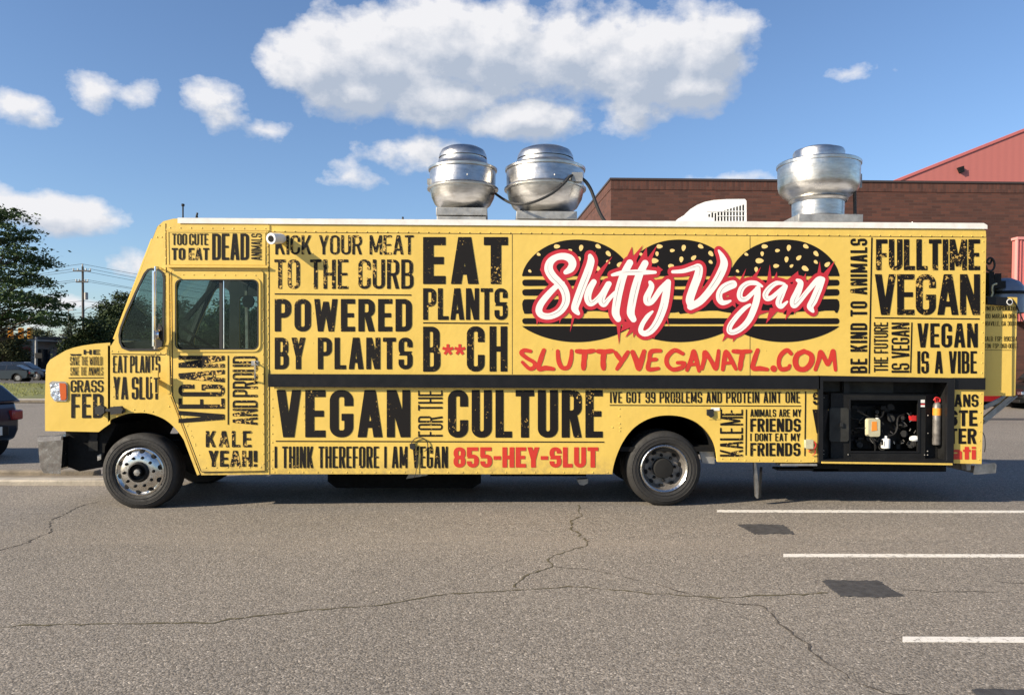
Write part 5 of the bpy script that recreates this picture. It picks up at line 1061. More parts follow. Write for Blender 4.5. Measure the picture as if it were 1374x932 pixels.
fr, x0_, y0_ = strokes_field(SS, rs, bbox, 5.6, SP); field_mesh('script_outline', fr, x0_, y0_, rs, 'crimson', -.0052, T, 'crimson spiked outline behind the white script')
fr, x0_, y0_ = strokes_field(SS, rs, bbox, 0.75); field_mesh('script_lettering', fr, x0_, y0_, rs, 'whiteprint', -.0064, T, 'white brush script reading Slutty Vegan')
sc2 = []
for pts, r in SS:
    P_ = np.array(pts); n = len(P_); rr_ = float(np.mean(r))
    for off in (rw.choice((-.35, .3)),):
        a = int(n * rw.uniform(.15, .35)); b = int(n * rw.uniform(.55, .85)); Q = P_[a:b]
        if len(Q) < 4: continue
        d = np.gradient(Q, axis=0); d /= np.linalg.norm(d, axis=1)[:, None] + 1e-9; sc2.append((Q + np.stack([-d[:, 1], d[:, 0]], 1) * rr_ * off, [.05, .25, .22, .25, .05]))
fr, x0_, y0_ = strokes_field(sc2, .16, bbox, 0.0); field_mesh('brush_scratches', fr, x0_, y0_, .16, 'greyprint', -.0068, T)
# hand-painted web address
def zD(p): return (690 + p[0] / 3.123, 455 + p[1] / 3.123)
D_ = [([(68, 50), (42, 46), (30, 58), (52, 78), (84, 98), (82, 118), (62, 122), (34, 96)], 6), ([(124, 46), (112, 80), (102, 122), (132, 120), (164, 124)], 7), ([(182, 50), (186, 90), (200, 118), (226, 116), (238, 80), (240, 48)], 6.5), ([(262, 50), (300, 52), (334, 48)], 7), ([(296, 54), (292, 90), (290, 122)], 8), ([(350, 50), (380, 52), (412, 48)], 7), ([(376, 54), (372, 90), (374, 122)], 8),
      ([(424, 56), (444, 84), (452, 88)], 6.5), ([(476, 54), (452, 92), (430, 124)], 6.5), ([(496, 54), (512, 92), (522, 122), (534, 84), (544, 50)], 8), ([(612, 48), (574, 52), (566, 86), (562, 124), (604, 122)], 6.5), ([(566, 86), (596, 84)], 6), ([(706, 60), (672, 46), (642, 72), (640, 104), (664, 126), (702, 118), (712, 100), (684, 98)], 6.5),
      ([(724, 128), (742, 84), (752, 50), (764, 90), (774, 132)], 6.5), ([(736, 106), (764, 104)], 5), ([(786, 122), (796, 84), (800, 54), (826, 92), (844, 122), (852, 84), (856, 48)], 6.5), ([(874, 126), (880, 84), (888, 52), (912, 92), (928, 124)], 6.5), ([(882, 100), (910, 98)], 5), ([(918, 50), (952, 52), (990, 50)], 6.5), ([(958, 54), (950, 90), (946, 124)], 7.5), ([(1020, 46), (1008, 80), (1000, 120), (1030, 122), (1060, 126)], 7), ([(1086, 122), (1088, 124)], 9),
      ([(1160, 60), (1142, 46), (1116, 68), (1108, 100), (1118, 124), (1146, 122), (1154, 110)], 6.5), ([(1214, 50), (1186, 66), (1178, 96), (1190, 122), (1220, 124), (1244, 98), (1244, 66), (1214, 50)], 8), ([(1262, 126), (1276, 86), (1284, 54), (1304, 88), (1314, 104), (1326, 80), (1336, 50), (1342, 90), (1346, 128)], 6.5)]
def hatch(pts, r): return (smooth_line([zD(p) for p in pts], 5), [r / 3.123 * q for q in (1.25, 1.55, 1.35, 1.5, 1.1)])
fr, x0_, y0_ = strokes_field([hatch(*q) for q in D_], .3, (694, 462, 1128, 502), 0.0); field_mesh('lettering', fr, x0_, y0_, .3, 'redprint', -.004, T, 'hand-painted red lettering reading SLUTTYVEGANATL.COM')
# ------------------------------------------------------------------ buildings on the right
def brick_fn(soldier=False):
    def f_(t, b, oc):
        vec = t.mapping(oc, (1, 1, 1), rot=(math.radians(90), 0, 0)) if True else oc
        s_ = t.node('ShaderNodeSeparateXYZ'); t.l.new(oc, s_.inputs[0]); cb = t.node('ShaderNodeCombineXYZ')
        hor = t.m('ADD', s_.outputs[0], s_.outputs[1])
        if soldier: t.l.new(s_.outputs[2], cb.inputs[0]); t.l.new(hor, cb.inputs[1])
        else: t.l.new(hor, cb.inputs[0]); t.l.new(s_.outputs[2], cb.inputs[1])
        n = t.node('ShaderNodeTexBrick'); t.l.new(cb.outputs[0], n.inputs['Vector'])
        n.inputs['Color1'].default_value = (0.112, 0.041, 0.027, 1); n.inputs['Color2'].default_value = (0.052, 0.021, 0.016, 1); n.inputs['Mortar'].default_value = (0.075, 0.044, 0.036, 1)
        n.inputs['Scale'].default_value = 1.0; n.inputs['Mortar Size'].default_value = 0.009; n.inputs['Brick Width'].default_value = 0.42 if not soldier else 0.5; n.inputs['Row Height'].default_value = 0.125 if not soldier else .13; n.inputs['Bias'].default_value = -0.1
        c = t.mix(t.mr(t.noise(oc, 0.25, 4), 0.35, 0.7, 0, .45), n.outputs[0], (0.075, 0.034, 0.026)); c = t.mix(t.mr(t.noise(t.mapping(oc, (1, 1, .15)), 1.2, 4), 0.55, 0.8, 0, .35), c, (0.045, 0.02, 0.018))
        t.l.new(c, b.inputs['Base Color']); bn = t.node('ShaderNodeBump'); bn.inputs['Strength'].default_value = .5; bn.inputs['Distance'].default_value = .01; t.l.new(n.outputs['Fac'], bn.inputs['Height']); bn.invert = True; t.l.new(bn.outputs[0], b.inputs['Normal'])
    return f_
M['brick'] = mat('brown_brickwork', (0.13, 0.05, 0.03), 0.9, fn=brick_fn()); M['soldier'] = mat('soldier_course', (0.13, 0.05, 0.03), 0.9, fn=brick_fn(True))
M['redmetal'] = mat('red_sheet_metal', (0.50, 0.14, 0.13), 0.5, var=0.06, vscale=.4); M['pinkmetal'] = mat('faded_pink_metal', (0.58, 0.17, 0.155), 0.55, var=0.06, vscale=1.5); M['pinktrim'] = mat('pale_pink_trim', (0.66, 0.27, 0.25), 0.5)
YB = 26.0; xa = sx(820, YB, 241); zt = sz(242.5, YB, 1100); xb = 46.0
bb_ = thing('brick_building', 'long flat-roofed brown brick building behind the truck', 'building', (xa + 15, YB + 8, 0))
mb = MB(); ang = math.radians(2.6); D = 26; sl_x = -math.tan(ang) * D
ring = [(xa, YB), (xb, YB), (xb, YB + D), (xa + sl_x, YB + D)]
v = [(x, y, 0) for x, y in ring] + [(x, y, zt - .47) for x, y in ring]; mb.add(v, [(0, 1, 5, 4), (1, 2, 6, 5), (2, 3, 7, 6), (3, 0, 4, 7), (4, 5, 6, 7)]); mb.build('wall', 'brick', bb_)
e = .02; rg = [(xa - e, YB - e), (xb, YB - e), (xb, YB + D), (xa + sl_x - e, YB + D)]
mb = MB(); v = [(x, y, zt - .467) for x, y in rg] + [(x, y, zt - .06) for x, y in rg]; mb.add(v, [(0, 1, 5, 4), (1, 2, 6, 5), (2, 3, 7, 6), (3, 0, 4, 7), (4, 5, 6, 7), (3, 2, 1, 0)]); mb.build('soldier_course', 'soldier', bb_)
e = .06; rg = [(xa - e, YB - e), (xb, YB - e), (xb, YB + D), (xa + sl_x - e, YB + D)]
mb = MB(); v = [(x, y, zt - .057) for x, y in rg] + [(x, y, zt + .03) for x, y in rg]; mb.add(v, [(0, 1, 5, 4), (1, 2, 6, 5), (2, 3, 7, 6), (3, 0, 4, 7), (4, 5, 6, 7), (3, 2, 1, 0)]); mb.build('coping', mat('dark_coping', (.05, .035, .03), .5), bb_)
# pink canopy at the right edge
cp = thing('entrance_canopy', 'faded pink ribbed metal canopy fixed to the brick wall at the right edge', 'canopy', (sx(1400, 25.6, 380), 25.8, sz(431, 25.6)))
x0 = sx(1363, 25.6, 380); z1 = sz(318, 25.6, 1365); z0 = sz(431, 25.6, 1365)
mb = MB(); mb.box(x0 + .05, x0 + 9, 25.6, 25.97, z0, z1 - .12); mb.build('fascia', 'pinkmetal', cp)
mb = MB(); mb.box(x0 - .02, x0 + 9.1, 25.53, 25.97, z1 - .117, z1); mb.build('cap_trim', 'pinktrim', cp, bev=.01); mb = MB(); mb.box(x0 - .01, x0 + .048, 25.54, 25.7, z0, z1 - .12); mb.build('corner_trim', 'pinktrim', cp, bev=.005)
rb_o = None
for i in range(40):
    xx = x0 + .16 + i * .22
    if rb_o is None: mb = MB(); mb.box(xx, xx + .05, 25.565, 25.598, z0, z1 - .12); rb_o = mb.build('rib', 'pinkmetal', cp)
    else: c = rb_o.copy(); COL.objects.link(c); c.parent = cp; c.location = (i * .22, 0, 0)
# red metal building behind
YR = 52.0; rm = thing('red_metal_building', 'red sheet-metal building whose sloping gable shows over the brick parapet', 'building', (30, YR + 10, 0))
pts = [(1150, 488), (1150, 265), (1212, 240.6), (1374, 176.2), (1480, 134), (1900, 300), (1900, 488)]
mb = MB(); mb.prism(pl(pts, YR), YR, YR + 30); gm = mat('ribbed_red_wall', (0.45, 0.145, 0.125), 0.55, fn=None)
t = NT(gm.node_tree); oc = t.node('ShaderNodeTexCoord').outputs['Object']; wvn = t.node('ShaderNodeTexWave'); t.l.new(oc, wvn.inputs['Vector']); wvn.inputs['Scale'].default_value = .55; bn = t.node('ShaderNodeBump'); bn.inputs['Strength'].default_value = .07; bn.inputs['Distance'].default_value = .05; t.l.new(wvn.outputs['Fac'], bn.inputs['Height']); t.l.new(bn.outputs[0], gm.node_tree.nodes['Principled BSDF'].inputs['Normal'])
mb.build('gable_wall', gm, rm)
mb = MB(); mb.prism(pl(thick((1149, 266), (1480, 134.6), -4), YR), YR - .07, YR + 30); mb.prism(pl(thick((1481, 134.6), (1900, 299), -4), YR), YR - .07, YR + 30); mb.build('roof_edge', 'redmetal', rm, bev=.02)
mb = MB(); mb.prism(pl([(1284, 226), (1291, 224), (1291.5, 231), (1287, 232.5)], YR), YR - .22, YR - .01); mb.build('flood_light', 'bay', rm, bev=.03)

# ------------------------------------------------------------------ cars
M['tint'] = mat('tinted_car_glass', (0.015, 0.02, 0.025), 0.06, spec=0.8); M['taillamp'] = mat('tail_lamp', (0.30, 0.02, 0.02), 0.15, coat=.5)
def paintm(name, col): return mat(name, col, 0.28, 0.35, coat=0.7)
M['navy'] = paintm('navy_car_paint', (0.018, 0.024, 0.042)); M['charcoal'] = paintm('charcoal_car_paint', (0.035, 0.038, 0.042)); M['blackcar'] = paintm('black_car_paint', (0.012, 0.013, 0.014)); M['redcar'] = paintm('red_car_paint', (0.35, 0.02, 0.025)); M['silver'] = paintm('silver_car_paint', (0.30, 0.31, 0.32))
def car(name, label, cat, loc, rz, paint, kind='sedan', group=None):
    c = thing(name, label, cat, loc, group, rz)
    if kind == 'van':   L, Wd, belt = 2.55, .98, 1.15; body = [(-2.5, .35), (-2.55, .9), (-2.5, 1.18), (1.45, 1.16), (2.3, 1.0), (2.5, .85), (2.55, .5), (2.45, .32)]; gh = [(-2.47, 1.18), (-2.35, 2.0), (-2.0, 2.12), (.9, 2.1), (1.75, 1.15)]; wz, wr, wx = .38, .38, 1.65
    elif kind == 'suv': L, Wd, belt = 2.3, .94, 1.02; body = [(-2.25, .38), (-2.32, .75), (-2.25, 1.04), (1.0, 1.04), (1.9, .98), (2.22, .82), (2.3, .5), (2.2, .34)]; gh = [(-2.18, 1.04), (-1.9, 1.62), (-1.6, 1.70), (.15, 1.69), (1.05, 1.04)]; wz, wr, wx = .36, .36, 1.42
    elif kind == 'hatch': L, Wd, belt = 2.15, .90, .98; body = [(-2.06, .34), (-2.16, .5), (-2.17, .72), (-2.08, .99), (1.0, .98), (1.8, .88), (2.08, .72), (2.15, .46), (2.05, .30)]; gh = [(-2.02, .99), (-1.72, 1.30), (-1.35, 1.44), (-.9, 1.49), (.1, 1.47), (1.05, .98)]; wz, wr, wx = .33, .33, 1.32
    else:               L, Wd, belt = 2.35, .90, .92; body = [(-2.3, .34), (-2.36, .7), (-2.3, .98), (-1.55, 1.02), (.95, .95), (1.95, .80), (2.3, .62), (2.34, .42), (2.2, .28)]; gh = [(-1.95, 1.0), (-1.2, 1.40), (-.7, 1.46), (.05, 1.45), (1.05, .95)]; wz, wr, wx = .33, .33, 1.40
    # body with wheel arches cut into the lower outline, sides tapering to nose and tail
    low = []
    for cx in (wx, -wx):
        low.append((cx + wr + .06, .22)); low += [(cx + (wr + .06) * math.cos(math.radians(a)), wz + (wr + .06) * math.sin(math.radians(a))) for a in range(0, 181, 20)]; low.append((cx - wr - .06, .22))
    outl = body + low
    mb = MB(); n = len(outl); secs = ((-Wd, .93), (-Wd * .93, 1.0), (Wd * .93, 1.0), (Wd, .93)); v = []
    for y, k in ((-Wd, .0), (-Wd * .86, .05), (Wd * .86, .05), (Wd, .0)):
        for x, z in outl:
            e = (abs(x) / L) ** 4; xx = x * (1 - (.10 * (abs(y) / Wd) ** 4)); yy = y * (1 - .13 * e) * (1 - .05 * max(0, (z - .6))); v.append((xx, yy, z))
    f = [tuple(reversed(range(n))), tuple(range(3 * n, 4 * n))]
    for s_ in range(3):
        for i in range(n): a = s_ * n + i; b = s_ * n + (i + 1) % n; f.append((a, b, b + n, a + n))
    mb.add(v, f); mb.build('body', paint, c, local=True, bev=.035, seg=3)
    mb = MB(); m_ = len(gh); zb = min(p[1] for p in gh); zt_ = max(p[1] for p in gh); v = []
    for s_ in (-1, 1):
        for x, z in gh: v.append((x, s_ * (Wd * .92 - .17 * (z - zb) / (zt_ - zb) * 1.1), z))
    f = [tuple(reversed(range(m_))), tuple(range(m_, 2 * m_))] + [(i, (i + 1) % m_, (i + 1) % m_ + m_, i + m_) for i in range(m_)]
    mb.add(v, f); mb.build('cabin', paint, c, local=True, bev=.05, seg=3)
    def pt(x, z, s_, o_=.012): return (x, s_ * (Wd * .92 - .17 * (z - zb) / (zt_ - zb) * 1.1 + o_), z)
    inset = lambda x0, x1, z0, z1, xl, xr: None
    cxg = sum(p[0] for p in gh) / m_; czg = (zb + zt_) / 2
    q = [(cxg + (x - cxg) * .90, czg + .02 + (z - czg) * (.74 if z > czg else .80)) for x, z in gh]
    for s_ in (-1, 1):
        mb = MB(); vv = [pt(x, z, s_) for x, z in q]; mb.add(vv, [tuple(range(m_)) if s_ > 0 else tuple(reversed(range(m_)))]); mb.build('side_window', 'tint', c, local=True)
        xm = cxg + .1; mb = MB(); mb.add([pt(xm - .05, zb, s_, .016), pt(xm + .05, zb, s_, .016), pt(xm + .02, zt_ - .03, s_, .016), pt(xm - .08, zt_ - .03, s_, .016)], [(0, 1, 2, 3)]); mb.build('window_pillar', paint, c, local=True)
    for (xa_, za_), (xb_, zb2), nm in ((gh[-1], gh[-2], 'windshield'), (gh[0], gh[1], 'rear_window')):
        d = np.array([xb_ - xa_, zb2 - za_]); nn = np.array([-d[1], d[0]]) / np.linalg.norm(d); nn = nn * (1 if (nn[0] * (1 if nm == 'windshield' else -1)) > 0 else -1) * .015
        a = np.array([xa_, za_]) + d * .10 + nn; b = np.array([xa_, za_]) + d * .90 + nn; wa = Wd * .92 - .12; wb = Wd * .92 - .24
        mb = MB(); mb.add([(a[0], -wa, a[1]), (a[0], wa, a[1]), (b[0], wb, b[1]), (b[0], -wb, b[1])], [(0, 1, 2, 3)]); mb.build(nm, 'tint', c, local=True)
    for cx in (wx, -wx):
        for s_ in (-1, 1):
            yo = s_ * (Wd - .04); yi = s_ * (Wd - .26); mb = MB(); mb.lathe([(wr * .6, yo), (wr * .95, yo), (wr, yo - s_ * .03), (wr, yi), (wr * .6, yi)], (cx, 0, wz), 'y', 28, True); w_ = mb.build('wheel', 'rubber', c, local=True, smooth=True)
            mb = MB(); mb.lathe([(.0001, yo + s_ * .004), (wr * .2, yo + s_ * .008), (wr * .58, yo + s_ * .002), (wr * .62, yo - s_ * .01)], (cx, 0, wz), 'y', 20, False); mb.build('rim', 'steel', w_, local=True, smooth=True)
            mb = MB(); mb.lathe([(wr + .055, s_ * (Wd - .05)), (wr + .055, s_ * (Wd - .3)), (.02, s_ * (Wd - .3))], (cx, 0, wz), 'y', 24, False); mb.build('wheel_arch', 'hole', c, local=True)
    for s_ in (-1, 1):
        mb = MB(); y0, y1 = sorted((s_ * Wd * .55, s_ * Wd * .86)); mb.box(L - .16, L - .045, y0, y1, .60, .72); mb.build('headlight', 'lamp', c, local=True, bev=.02)
        mb = MB(); y0, y1 = sorted((s_ * Wd * .58, s_ * (Wd * .87))); mb.box(-L + .04, -L + .2, y0 * .93, y1 * .93, .68, .86); mb.build('tail_light', 'taillamp', c, local=True, bev=.03)
    mb = MB(); mb.box(-L - .012, -L + .1, -.32, .32, .42, .60); pr = mb.build('plate_recess', 'bay', c, local=True, bev=.02)
    mb = MB(); mb.box(-L - .022, -L - .013, -.155, .155, .44, .59); mb.build('number_plate', 'white', pr, local=True)
    mb = MB(); mb.box(L - .3, L - .03, -Wd * .75, Wd * .75, .26, .40); mb.build('bumper_trim', 'bay', c, local=True, bev=.03)
    return c
def pos(px, d): return ((px - 666) / F * d, d - CAMD)
hd = math.atan2(.16, -.98)
car('parked_car', 'dark navy car cut by the left edge, its rear end towards the truck', 'car', (-10.82, 4.80, 0), hd, 'navy', 'hatch')
x, y = pos(16, 68); car('parked_car', 'charcoal sedan on the far road, in front of the blue SUV', 'car', (x, y, 0), math.radians(188), 'charcoal', 'sedan')
x, y = pos(43, 73); car('parked_car', 'dark blue SUV with a pale roof edge on the far road', 'car', (x, y, 0), math.radians(4), 'navy', 'suv')
x, y = pos(1452, 31.5); car('parked_van', 'black van entering the frame at the right edge below the pink canopy', 'van', (x, y, 0), math.radians(176), 'blackcar', 'van')
x, y = pos(1296, 34.5); car('parked_car', 'red car almost hidden behind the rear of the yellow truck', 'car', (x, y - .6, 0), 0.0, 'redcar', 'sedan')
# ------------------------------------------------------------------ left background buildings, signals, poles
M['paleplaster'] = mat('pale_grey_render', (0.30, 0.30, 0.29), 0.85, var=0.1, vscale=.6); M['greyplaster'] = mat('blue_grey_render', (0.16, 0.18, 0.20), 0.85, var=0.1, vscale=.6); M['darkroof'] = mat('dark_roof_edge', (0.05, 0.045, 0.045), 0.8)
st = thing('store_building', 'low pale store with a flat overhanging roof and dark doorway beyond the road', 'building', (-55, 82, 0))
A = np.array([*pos(-60, 84)]); B = np.array([*pos(85, 96)]); d = (B - A) / np.linalg.norm(B - A); nn = np.array([d[1], -d[0]]); Lw = np.linalg.norm(B - A)
rzb = math.atan2(d[1], d[0])
def bpart(name, u0, u1, w0, w1, z0, z1, m, par=st, **kw):
    """box along the wall: u along the front, w towards the camera"""
    v = []
    for u in (u0, u1):
        for w_ in (w0, w1):
            for z in (z0, z1): p = A + d * u + nn * w_; v.append((p[0], p[1], z))
    mb = MB(); mb.add(v, [(0, 1, 3, 2), (4, 6, 7, 5), (0, 4, 5, 1), (2, 3, 7, 6), (0, 2, 6, 4), (1, 5, 7, 3)]); return mb.build(name, m, par, **kw)
bpart('wall', 0, Lw, -9, 0, 0, 4.1, 'paleplaster'); bpart('roof', -.5, Lw + .6, -9.5, 1.8, 4.32, 4.62, 'darkroof'); bpart('roof_soffit', -.4, Lw + .5, -9.4, 1.7, 4.1, 4.318, 'paleplaster')
for u in (Lw - .6, Lw - 4.4, Lw - 8.2, Lw - 12): bpart('porch_column', u, u + .3, 1.3, 1.6, 0, 4.1, 'paleplaster')
for u in (Lw - 3.6, Lw - 7.4): w0_ = bpart('shop_window', u, u + 2.6, .003, .05, 1.0, 3.2, 'tint'); bpart('window_frame', u - .1, u + 2.7, .0, .02, .9, 3.3, 'paleplaster', w0_)
bpart('doorway', Lw - 2.9 - 2.2, Lw - 2.9 - .6, .002, .06, 0, 2.7, 'hole'); bpart('awning', 3, 9, .0, 1.1, 2.9, 3.4, mat('red_awning', (.32, .03, .03), .7))
bpart('parked_bins', Lw - 4.0, Lw - 1.2, 1.7, 2.4, 0, 1.7, 'bay')
s2 = thing('annex_building', 'blue-grey low building at the right end of the pale store', 'building', (-46, 95, 0))
A2 = A + d * (Lw + .9); x, y = A2; mb = MB(); mb.box(x, x + 16, y - 0.5, y + 10, 0, 4.9); mb.build('wall', 'greyplaster', s2); mb = MB(); mb.box(x - .2, x + 16.2, y - .7, y + 10.2, 4.903, 5.1); mb.build('roof', 'darkroof', s2)
mb = MB(); mb.box(x + .8, x + 1.5, y - .55, y - .5, 0.2, 2.4); mb.box(x + 2.2, x + 3.0, y - .55, y - .5, 1.2, 2.6); mb.build('window', 'tint', s2)

M['sigyellow'] = mat('signal_yellow', (0.62, 0.33, 0.04), 0.5); M['polewood'] = mat('creosote_wood', (0.085, 0.075, 0.065), 0.9, var=.25, vscale=4)
ds = 76.0
def sp_(px, py, dd=ds): return Vector(S(px, py, dd - CAMD))
mp = thing('signal_pole', 'grey steel signal pole at the junction, left of the dark doorway', 'signal pole', tuple(sp_(48.5, 512)))
p0 = sp_(48.5, 512); p1 = sp_(48.5, 452); mb = MB(); mb.bar((p0.x, p0.y, 0), p1, .13, 10, .10); mb.build('pole', 'galv', mp)
mb = MB(); mb.tube([p1, sp_(44, 449), sp_(30, 444), sp_(2, 440.5)], .06, 8); mb.build('mast_arm', 'bay', mp)
mb = MB(); c = sp_(53, 477); mb.box(c.x - .35, c.x + .35, c.y - .15, c.y + .1, c.z - .25, c.z + .25); mb.build('pedestrian_signal', 'bay', mp, bev=.02)
first = None
for i, (px, lab) in enumerate(((14.5, 'yellow traffic signal farthest from its pole, nearest the left edge'), (28.5, 'middle yellow traffic signal on the mast arm'), (40.5, 'yellow traffic signal nearest the signal pole'))):
    c = sp_(px, 446.8)
    tl = thing('traffic_signal', lab, 'traffic light', tuple(c), 'traffic signals over the far road')
    mb = MB(); mb.box(c.x - .19, c.x + .19, c.y - .14, c.y + .14, c.z - .52, c.z + .5); mb.build('housing', 'sigyellow', tl, bev=.02)
    mb = MB(); mb.box(c.x - .02, c.x + .02, c.y - .02, c.y + .02, c.z + .5, c.z + .62); mb.build('hanger', 'bay', tl)
    for k in (-.33, 0, .33):
        mb = MB(); mb.lathe([(.14, -.143), (.15, -.30)], (c.x, c.y, c.z + k), 'y', 12, False); vz = mb.build('visor', 'sigyellow', tl); mb = MB(); mb.lathe([(.13, -.1425), (.0001, -.16)], (c.x, c.y, c.z + k), 'y', 12, False); mb.build('lens', 'bay', tl)
du = 95.0
def upole(px, dd, label, z=None):
    c = sp_(px, 488, dd); H = 13.1; r_ = thing('utility_pole', label, 'utility pole', (c.x, c.y, 0), 'utility poles along the far road')
    mb = MB(); mb.bar((c.x, c.y, 0), (c.x, c.y, H), .19, 10, .12); mb.build('pole', 'polewood', r_)
    for zz, hw_ in ((12.55, 1.05), (11.25, .72)):
        mb = MB(); mb.box(c.x - hw_, c.x + hw_, c.y - .22, c.y - .12, zz - .07, zz + .07); arm = mb.build('crossarm', 'polewood', r_)
        for s_ in (-.95, -.45, .45, .95):
            mb = MB(); mb.lathe([(.03, .07), (.07, .12), (.05, .2), (.08, .24), (.04, .34)], (c.x + s_ * hw_, c.y - .17, zz), 'z', 8); mb.build('insulator', 'galv', arm)
    mb = MB(); mb.lathe([(.05, 0), (.09, .15), (.05, .35)], (c.x, c.y, H), 'z', 8); mb.build('insulator', 'galv', r_)
    mb = MB(); mb.lathe([(.0, -.45), (.22, -.42), (.22, .4), (.0, .45)], (c.x + .38, c.y, 9.6), 'z', 12); mb.build('transformer', 'galv', r_)
    return r_, c
u1, c1 = upole(112, du, 'wooden utility pole rising above the bushes left of the truck windshield')
mb = MB(); a = Vector((c1.x, c1.y, 7.6)); mb.tube(smooth_line([a, a + Vector((.6, 0, .6)), a + Vector((2.0, 0, .75))], 5), .05, 6); mb.box(a.x + 1.9, a.x + 2.7, a.y - .15, a.y + .15, a.z + .62, a.z + .8); mb.build('street_lamp_arm', 'galv', u1)
c2 = sp_(700, 488, 190); c0 = sp_(-420, 488, 125)
u2, c2 = upole(700, 190, 'farther wooden utility pole standing behind the truck'); u0, c0 = upole(-420, 125, 'wooden utility pole beyond the left edge of the lot')
for (dx, zz, sag) in ((-1.0, 12.8, 2.4), (1.0, 12.8, 2.2), (0, 13.4, 2.0), (-.7, 11.5, 1.8), (.7, 11.5, 2.2), (.12, 9.0, 1.6), (.12, 7.6, 1.3), (.12, 7.2, 1.6)):
    for cB, sg in ((c2, 1.0), (c0, .7)):
        pts = [(c1.x + dx + (cB.x - c1.x) * t, c1.y - .17 + (cB.y - c1.y) * t, zz - 4 * sag * sg * t * (1 - t)) for t in np.linspace(0, 1, 22)]; wr_ = MB(); wr_.tube(pts, .022, 4); wr_.build('wire', 'bay', u1)
lp = thing('street_lamp', 'thin distant street lamp seen left of the utility pole', 'street lamp', tuple(sp_(92, 495, 120)))
c = sp_(92, 416, 120); mb = MB(); mb.bar((c.x, c.y, 0), c, .12, 8, .08); mb.build('pole', 'galv', lp); mb = MB(); mb.box(c.x - .1, c.x + .8, c.y - .15, c.y + .15, c.z - .05, c.z + .12); mb.build('lamp_head', 'galv', lp)

# ------------------------------------------------------------------ trees
def leafmat(name, a, b_, c_):
    def f_(t, b, oc):
        n1 = t.noise(oc, 0.9, 3); n2 = t.noise(oc, 7, 2); c = t.mix(t.mr(n1, .35, .65), a, b_); c = t.mix(t.mr(n2, .5, .75, 0, .7), c, c_); t.l.new(c, b.inputs['Base Color'])
        b.inputs['Transmission Weight'].default_value = 0.0
    m = mat(name, a, 0.75, spec=.25, fn=f_)
    return m
M['leaf_locust'] = leafmat('locust_leaves', (0.036, 0.066, 0.024), (0.060, 0.100, 0.032), (0.10, 0.14, 0.05)); M['leaf_dark'] = leafmat('dark_leaves', (0.022, 0.040, 0.014), (0.045, 0.07, 0.02), (0.085, 0.095, 0.03)); M['leaf_olive'] = leafmat('olive_leaves', (0.045, 0.055, 0.02), (0.075, 0.08, 0.026), (0.12, 0.11, 0.045))
M['bark'] = mat('bark', (0.07, 0.055, 0.042), 0.95, var=.3, vscale=3)
def leaves(centres, radii, per, size, rng, flat_=1.0):
    cs = np.repeat(np.array(centres), per, 0); rr_ = np.repeat(np.array(radii), per, 0); n = len(cs)
    p = cs + rng.normal(0, 1, (n, 3)) * rr_ * .55
    a = rng.normal(0, 1, (n, 3)); a[:, 2] *= .5; a /= np.linalg.norm(a, axis=1)[:, None]; b = rng.normal(0, 1, (n, 3)); b[:, 2] *= flat_; b -= a * (a * b).sum(1)[:, None]; b /= np.linalg.norm(b, axis=1)[:, None]
    s_ = rng.uniform(.6, 1.3, n)[:, None] * size; a = a * s_; b = b * s_ * .5
    v = np.stack([p - a, p + b * .9, p + a, p - b * .9], 1).reshape(-1, 3); return v, [(4 * i, 4 * i + 1, 4 * i + 2, 4 * i + 3) for i in range(n)]
def tree(name, label, base, H, prof, ncl, per, size, m, seed, trunk_r=.25, clr=(.8, .8, .35), group=None, cat='tree', hollow=.35, tiers=None, limbs=14):
    """prof: (height fraction, radius) pairs; clusters of small leaves at the ends of real limbs"""
    rng = np.random.default_rng(seed); r_ = thing(name, label, cat, base, group); bx, by, bz = base; cs = []; rs_ = []
    hs = np.array([p[0] for p in prof]) * H; rd = np.array([p[1] for p in prof])
    wts = None
    while len(cs) < ncl:
        h = rng.uniform(hs[0], hs[-1]); R = np.interp(h, hs, rd)
        if rng.random() > (R / rd.max()) ** 1.2 + .1: continue
        if tiers and math.sin(h * tiers + rng.normal(0, .5)) < -.35: continue
        a = rng.uniform(0, 2 * PI); q = R * math.sqrt(rng.uniform(hollow ** 2, 1)) * (1 + .16 * math.sin(3 * a + seed) + .12 * math.sin(5 * a + h)) 
        cs.append((bx + q * math.cos(a), by + q * math.sin(a), bz + h + rng.normal(0, .1))); k = rng.uniform(.6, 1.3); rs_.append((clr[0] * k, clr[1] * k, clr[2] * k))
    v, f = leaves(cs, rs_, per, size, rng)
    mk('crown', v, f, m, r_)
    mb = MB(); lean = rng.normal(0, .02, 2); tops = []
    tp = [Vector((bx + lean[0] * H * t + .1 * math.sin(t * 5), by + lean[1] * H * t, bz - .1 + H * .86 * t)) for t in np.linspace(0, 1, 9)]
    mb.tube(tp, [trunk_r * (1 - .85 * t) + .02 for t in np.linspace(0, 1, 9)], 8)
    order = rng.permutation(len(cs))[:limbs * 5]
    for k in order:
        c = Vector(cs[k]); h = max(hs[0] * .7, (c.z - bz) * rng.uniform(.55, .85)); t = min(.98, h / (H * .86)); i = min(7, int(t * 8)); a = tp[i].lerp(tp[i + 1], t * 8 - i)
        mid = a.lerp(c, .5) + Vector((0, 0, -.04 * (c - a).length)); r0 = trunk_r * .32 * (1 - .6 * t) * (1.0 if k % 3 == 0 else .6); mb.tube([a, a.lerp(mid, .5), mid, mid.lerp(c, .5), c], [r0 + .015, r0 * .8 + .012, r0 * .6 + .01, r0 * .35 + .01, .012], 5)
    mb.build('trunk', 'bark', r_, smooth=True); return r_
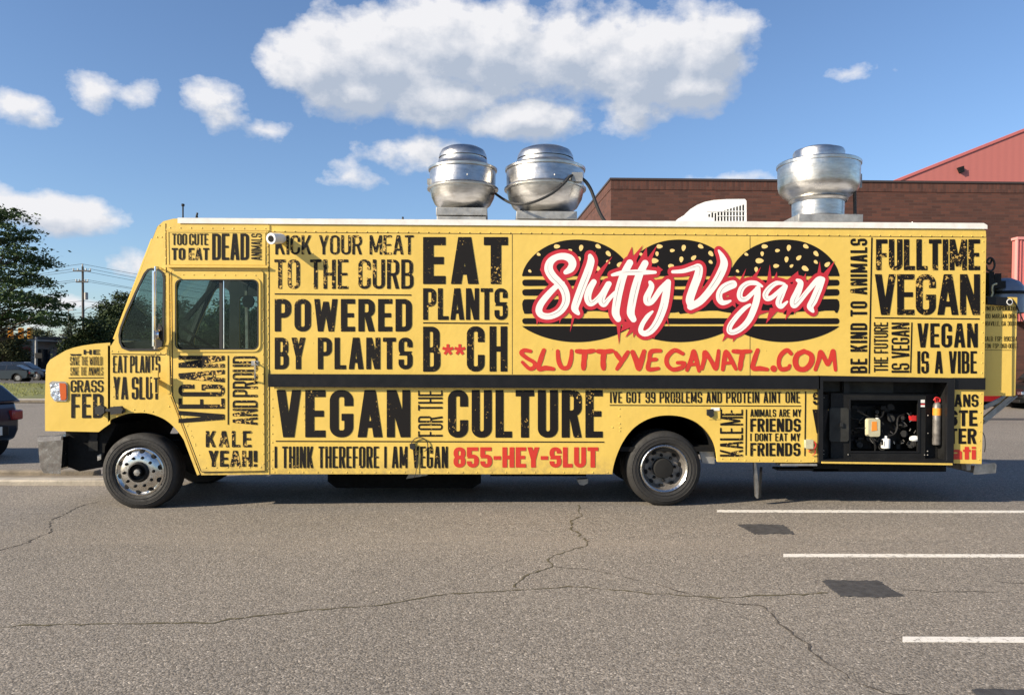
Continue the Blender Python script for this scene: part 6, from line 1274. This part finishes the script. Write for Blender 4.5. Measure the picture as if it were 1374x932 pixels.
x, y = pos(-14, 58); tree('honey_locust_tree', 'tall airy dark tree with layered sprays at the left edge of the frame', (x, y, 0), 13.4, [(.31, 3.0), (.33, 6.0), (.36, 7.0), (.46, 6.0), (.58, 5.2), (.72, 4.3), (.86, 3.6), (.95, 2.8), (1.0, 1.2)], 600, 52, .14, 'leaf_locust', 4, .3, (.80, .80, .17), tiers=4.2, hollow=.1, limbs=26)
x, y = pos(14, 79); tree('ornamental_tree', 'low olive-brown rounded tree in front of the pale store', (x, y, 0), 4.7, [(.1, 1.8), (.3, 2.4), (.7, 2.2), (.9, 1.4), (1, .5)], 170, 60, .13, 'leaf_olive', 5, .12, (.5, .5, .4), hollow=.3)
x, y = pos(128, 66); tree('bushy_tree', 'dark bushy tree below the utility pole, nearest the truck hood', (x, y, 0), 5.0, [(.03, 1.9), (.3, 2.1), (.6, 1.9), (.85, 1.2), (1, .4)], 230, 70, .13, 'leaf_dark', 6, .15, (.55, .55, .5))
x, y = pos(150, 70); tree('bushy_tree', 'dark rounded bush touching the truck windshield pillar', (x, y, 0), 5.4, [(.03, 2.2), (.3, 2.8), (.6, 2.4), (.85, 1.5), (1, .5)], 240, 70, .13, 'leaf_dark', 16, .15, (.55, .55, .5))
x, y = pos(172, 88); tree('round_tree', 'taller green rounded tree rising behind the bushes beside the windshield', (x, y, 0), 9.1, [(.12, 2.2), (.35, 3.3), (.6, 3.3), (.85, 2.3), (1, .7)], 330, 80, .15, 'leaf_dark', 7, .2, (.65, .65, .6))
x, y = pos(103, 74); tree('small_conifer', 'slim pointed evergreen left of the utility pole', (x, y, 0), 6.4, [(.1, 1.0), (.5, .75), (.8, .45), (1, .08)], 90, 50, .09, 'leaf_dark', 8, .08, (.28, .28, .3))
for k, (px, dd, hh, sd) in enumerate(((250, 80, 7.6, 21), (318, 70, 7.0, 22), (372, 84, 8.2, 23))):
    x, y = pos(px, dd); tree('round_tree', ('rounded tree seen through the front part of the cab window', 'rounded tree seen through the rear pane of the cab window', 'rounded tree hidden behind the kitchen box, next to the cab')[k], (x, y, 0), hh, [(.1, 2.4), (.35, 3.6), (.6, 3.4), (.85, 2.2), (1, .7)], 220, 60, .18, 'leaf_dark', sd, .2, (.7, .7, .6))
x, y = pos(66, 130); tree('round_tree', 'pale distant tree over the roof of the pale store', (x, y, 0), 7.0, [(.1, 3), (.5, 4), (.8, 2.5), (1, .8)], 160, 50, .2, 'leaf_olive', 30, .2, (.8, .8, .6))
# green shrubs at the foot of the brick wall, seen past the truck's tail
x, y = pos(1330, 34.9); tree('low_shrub', 'small green shrub at the foot of the brick wall behind the red car', (x, y, 0), 1.0, [(.05, .5), (.5, .6), (1, .2)], 60, 40, .05, 'leaf_dark', 31, .03, (.2, .2, .2), cat='shrub')
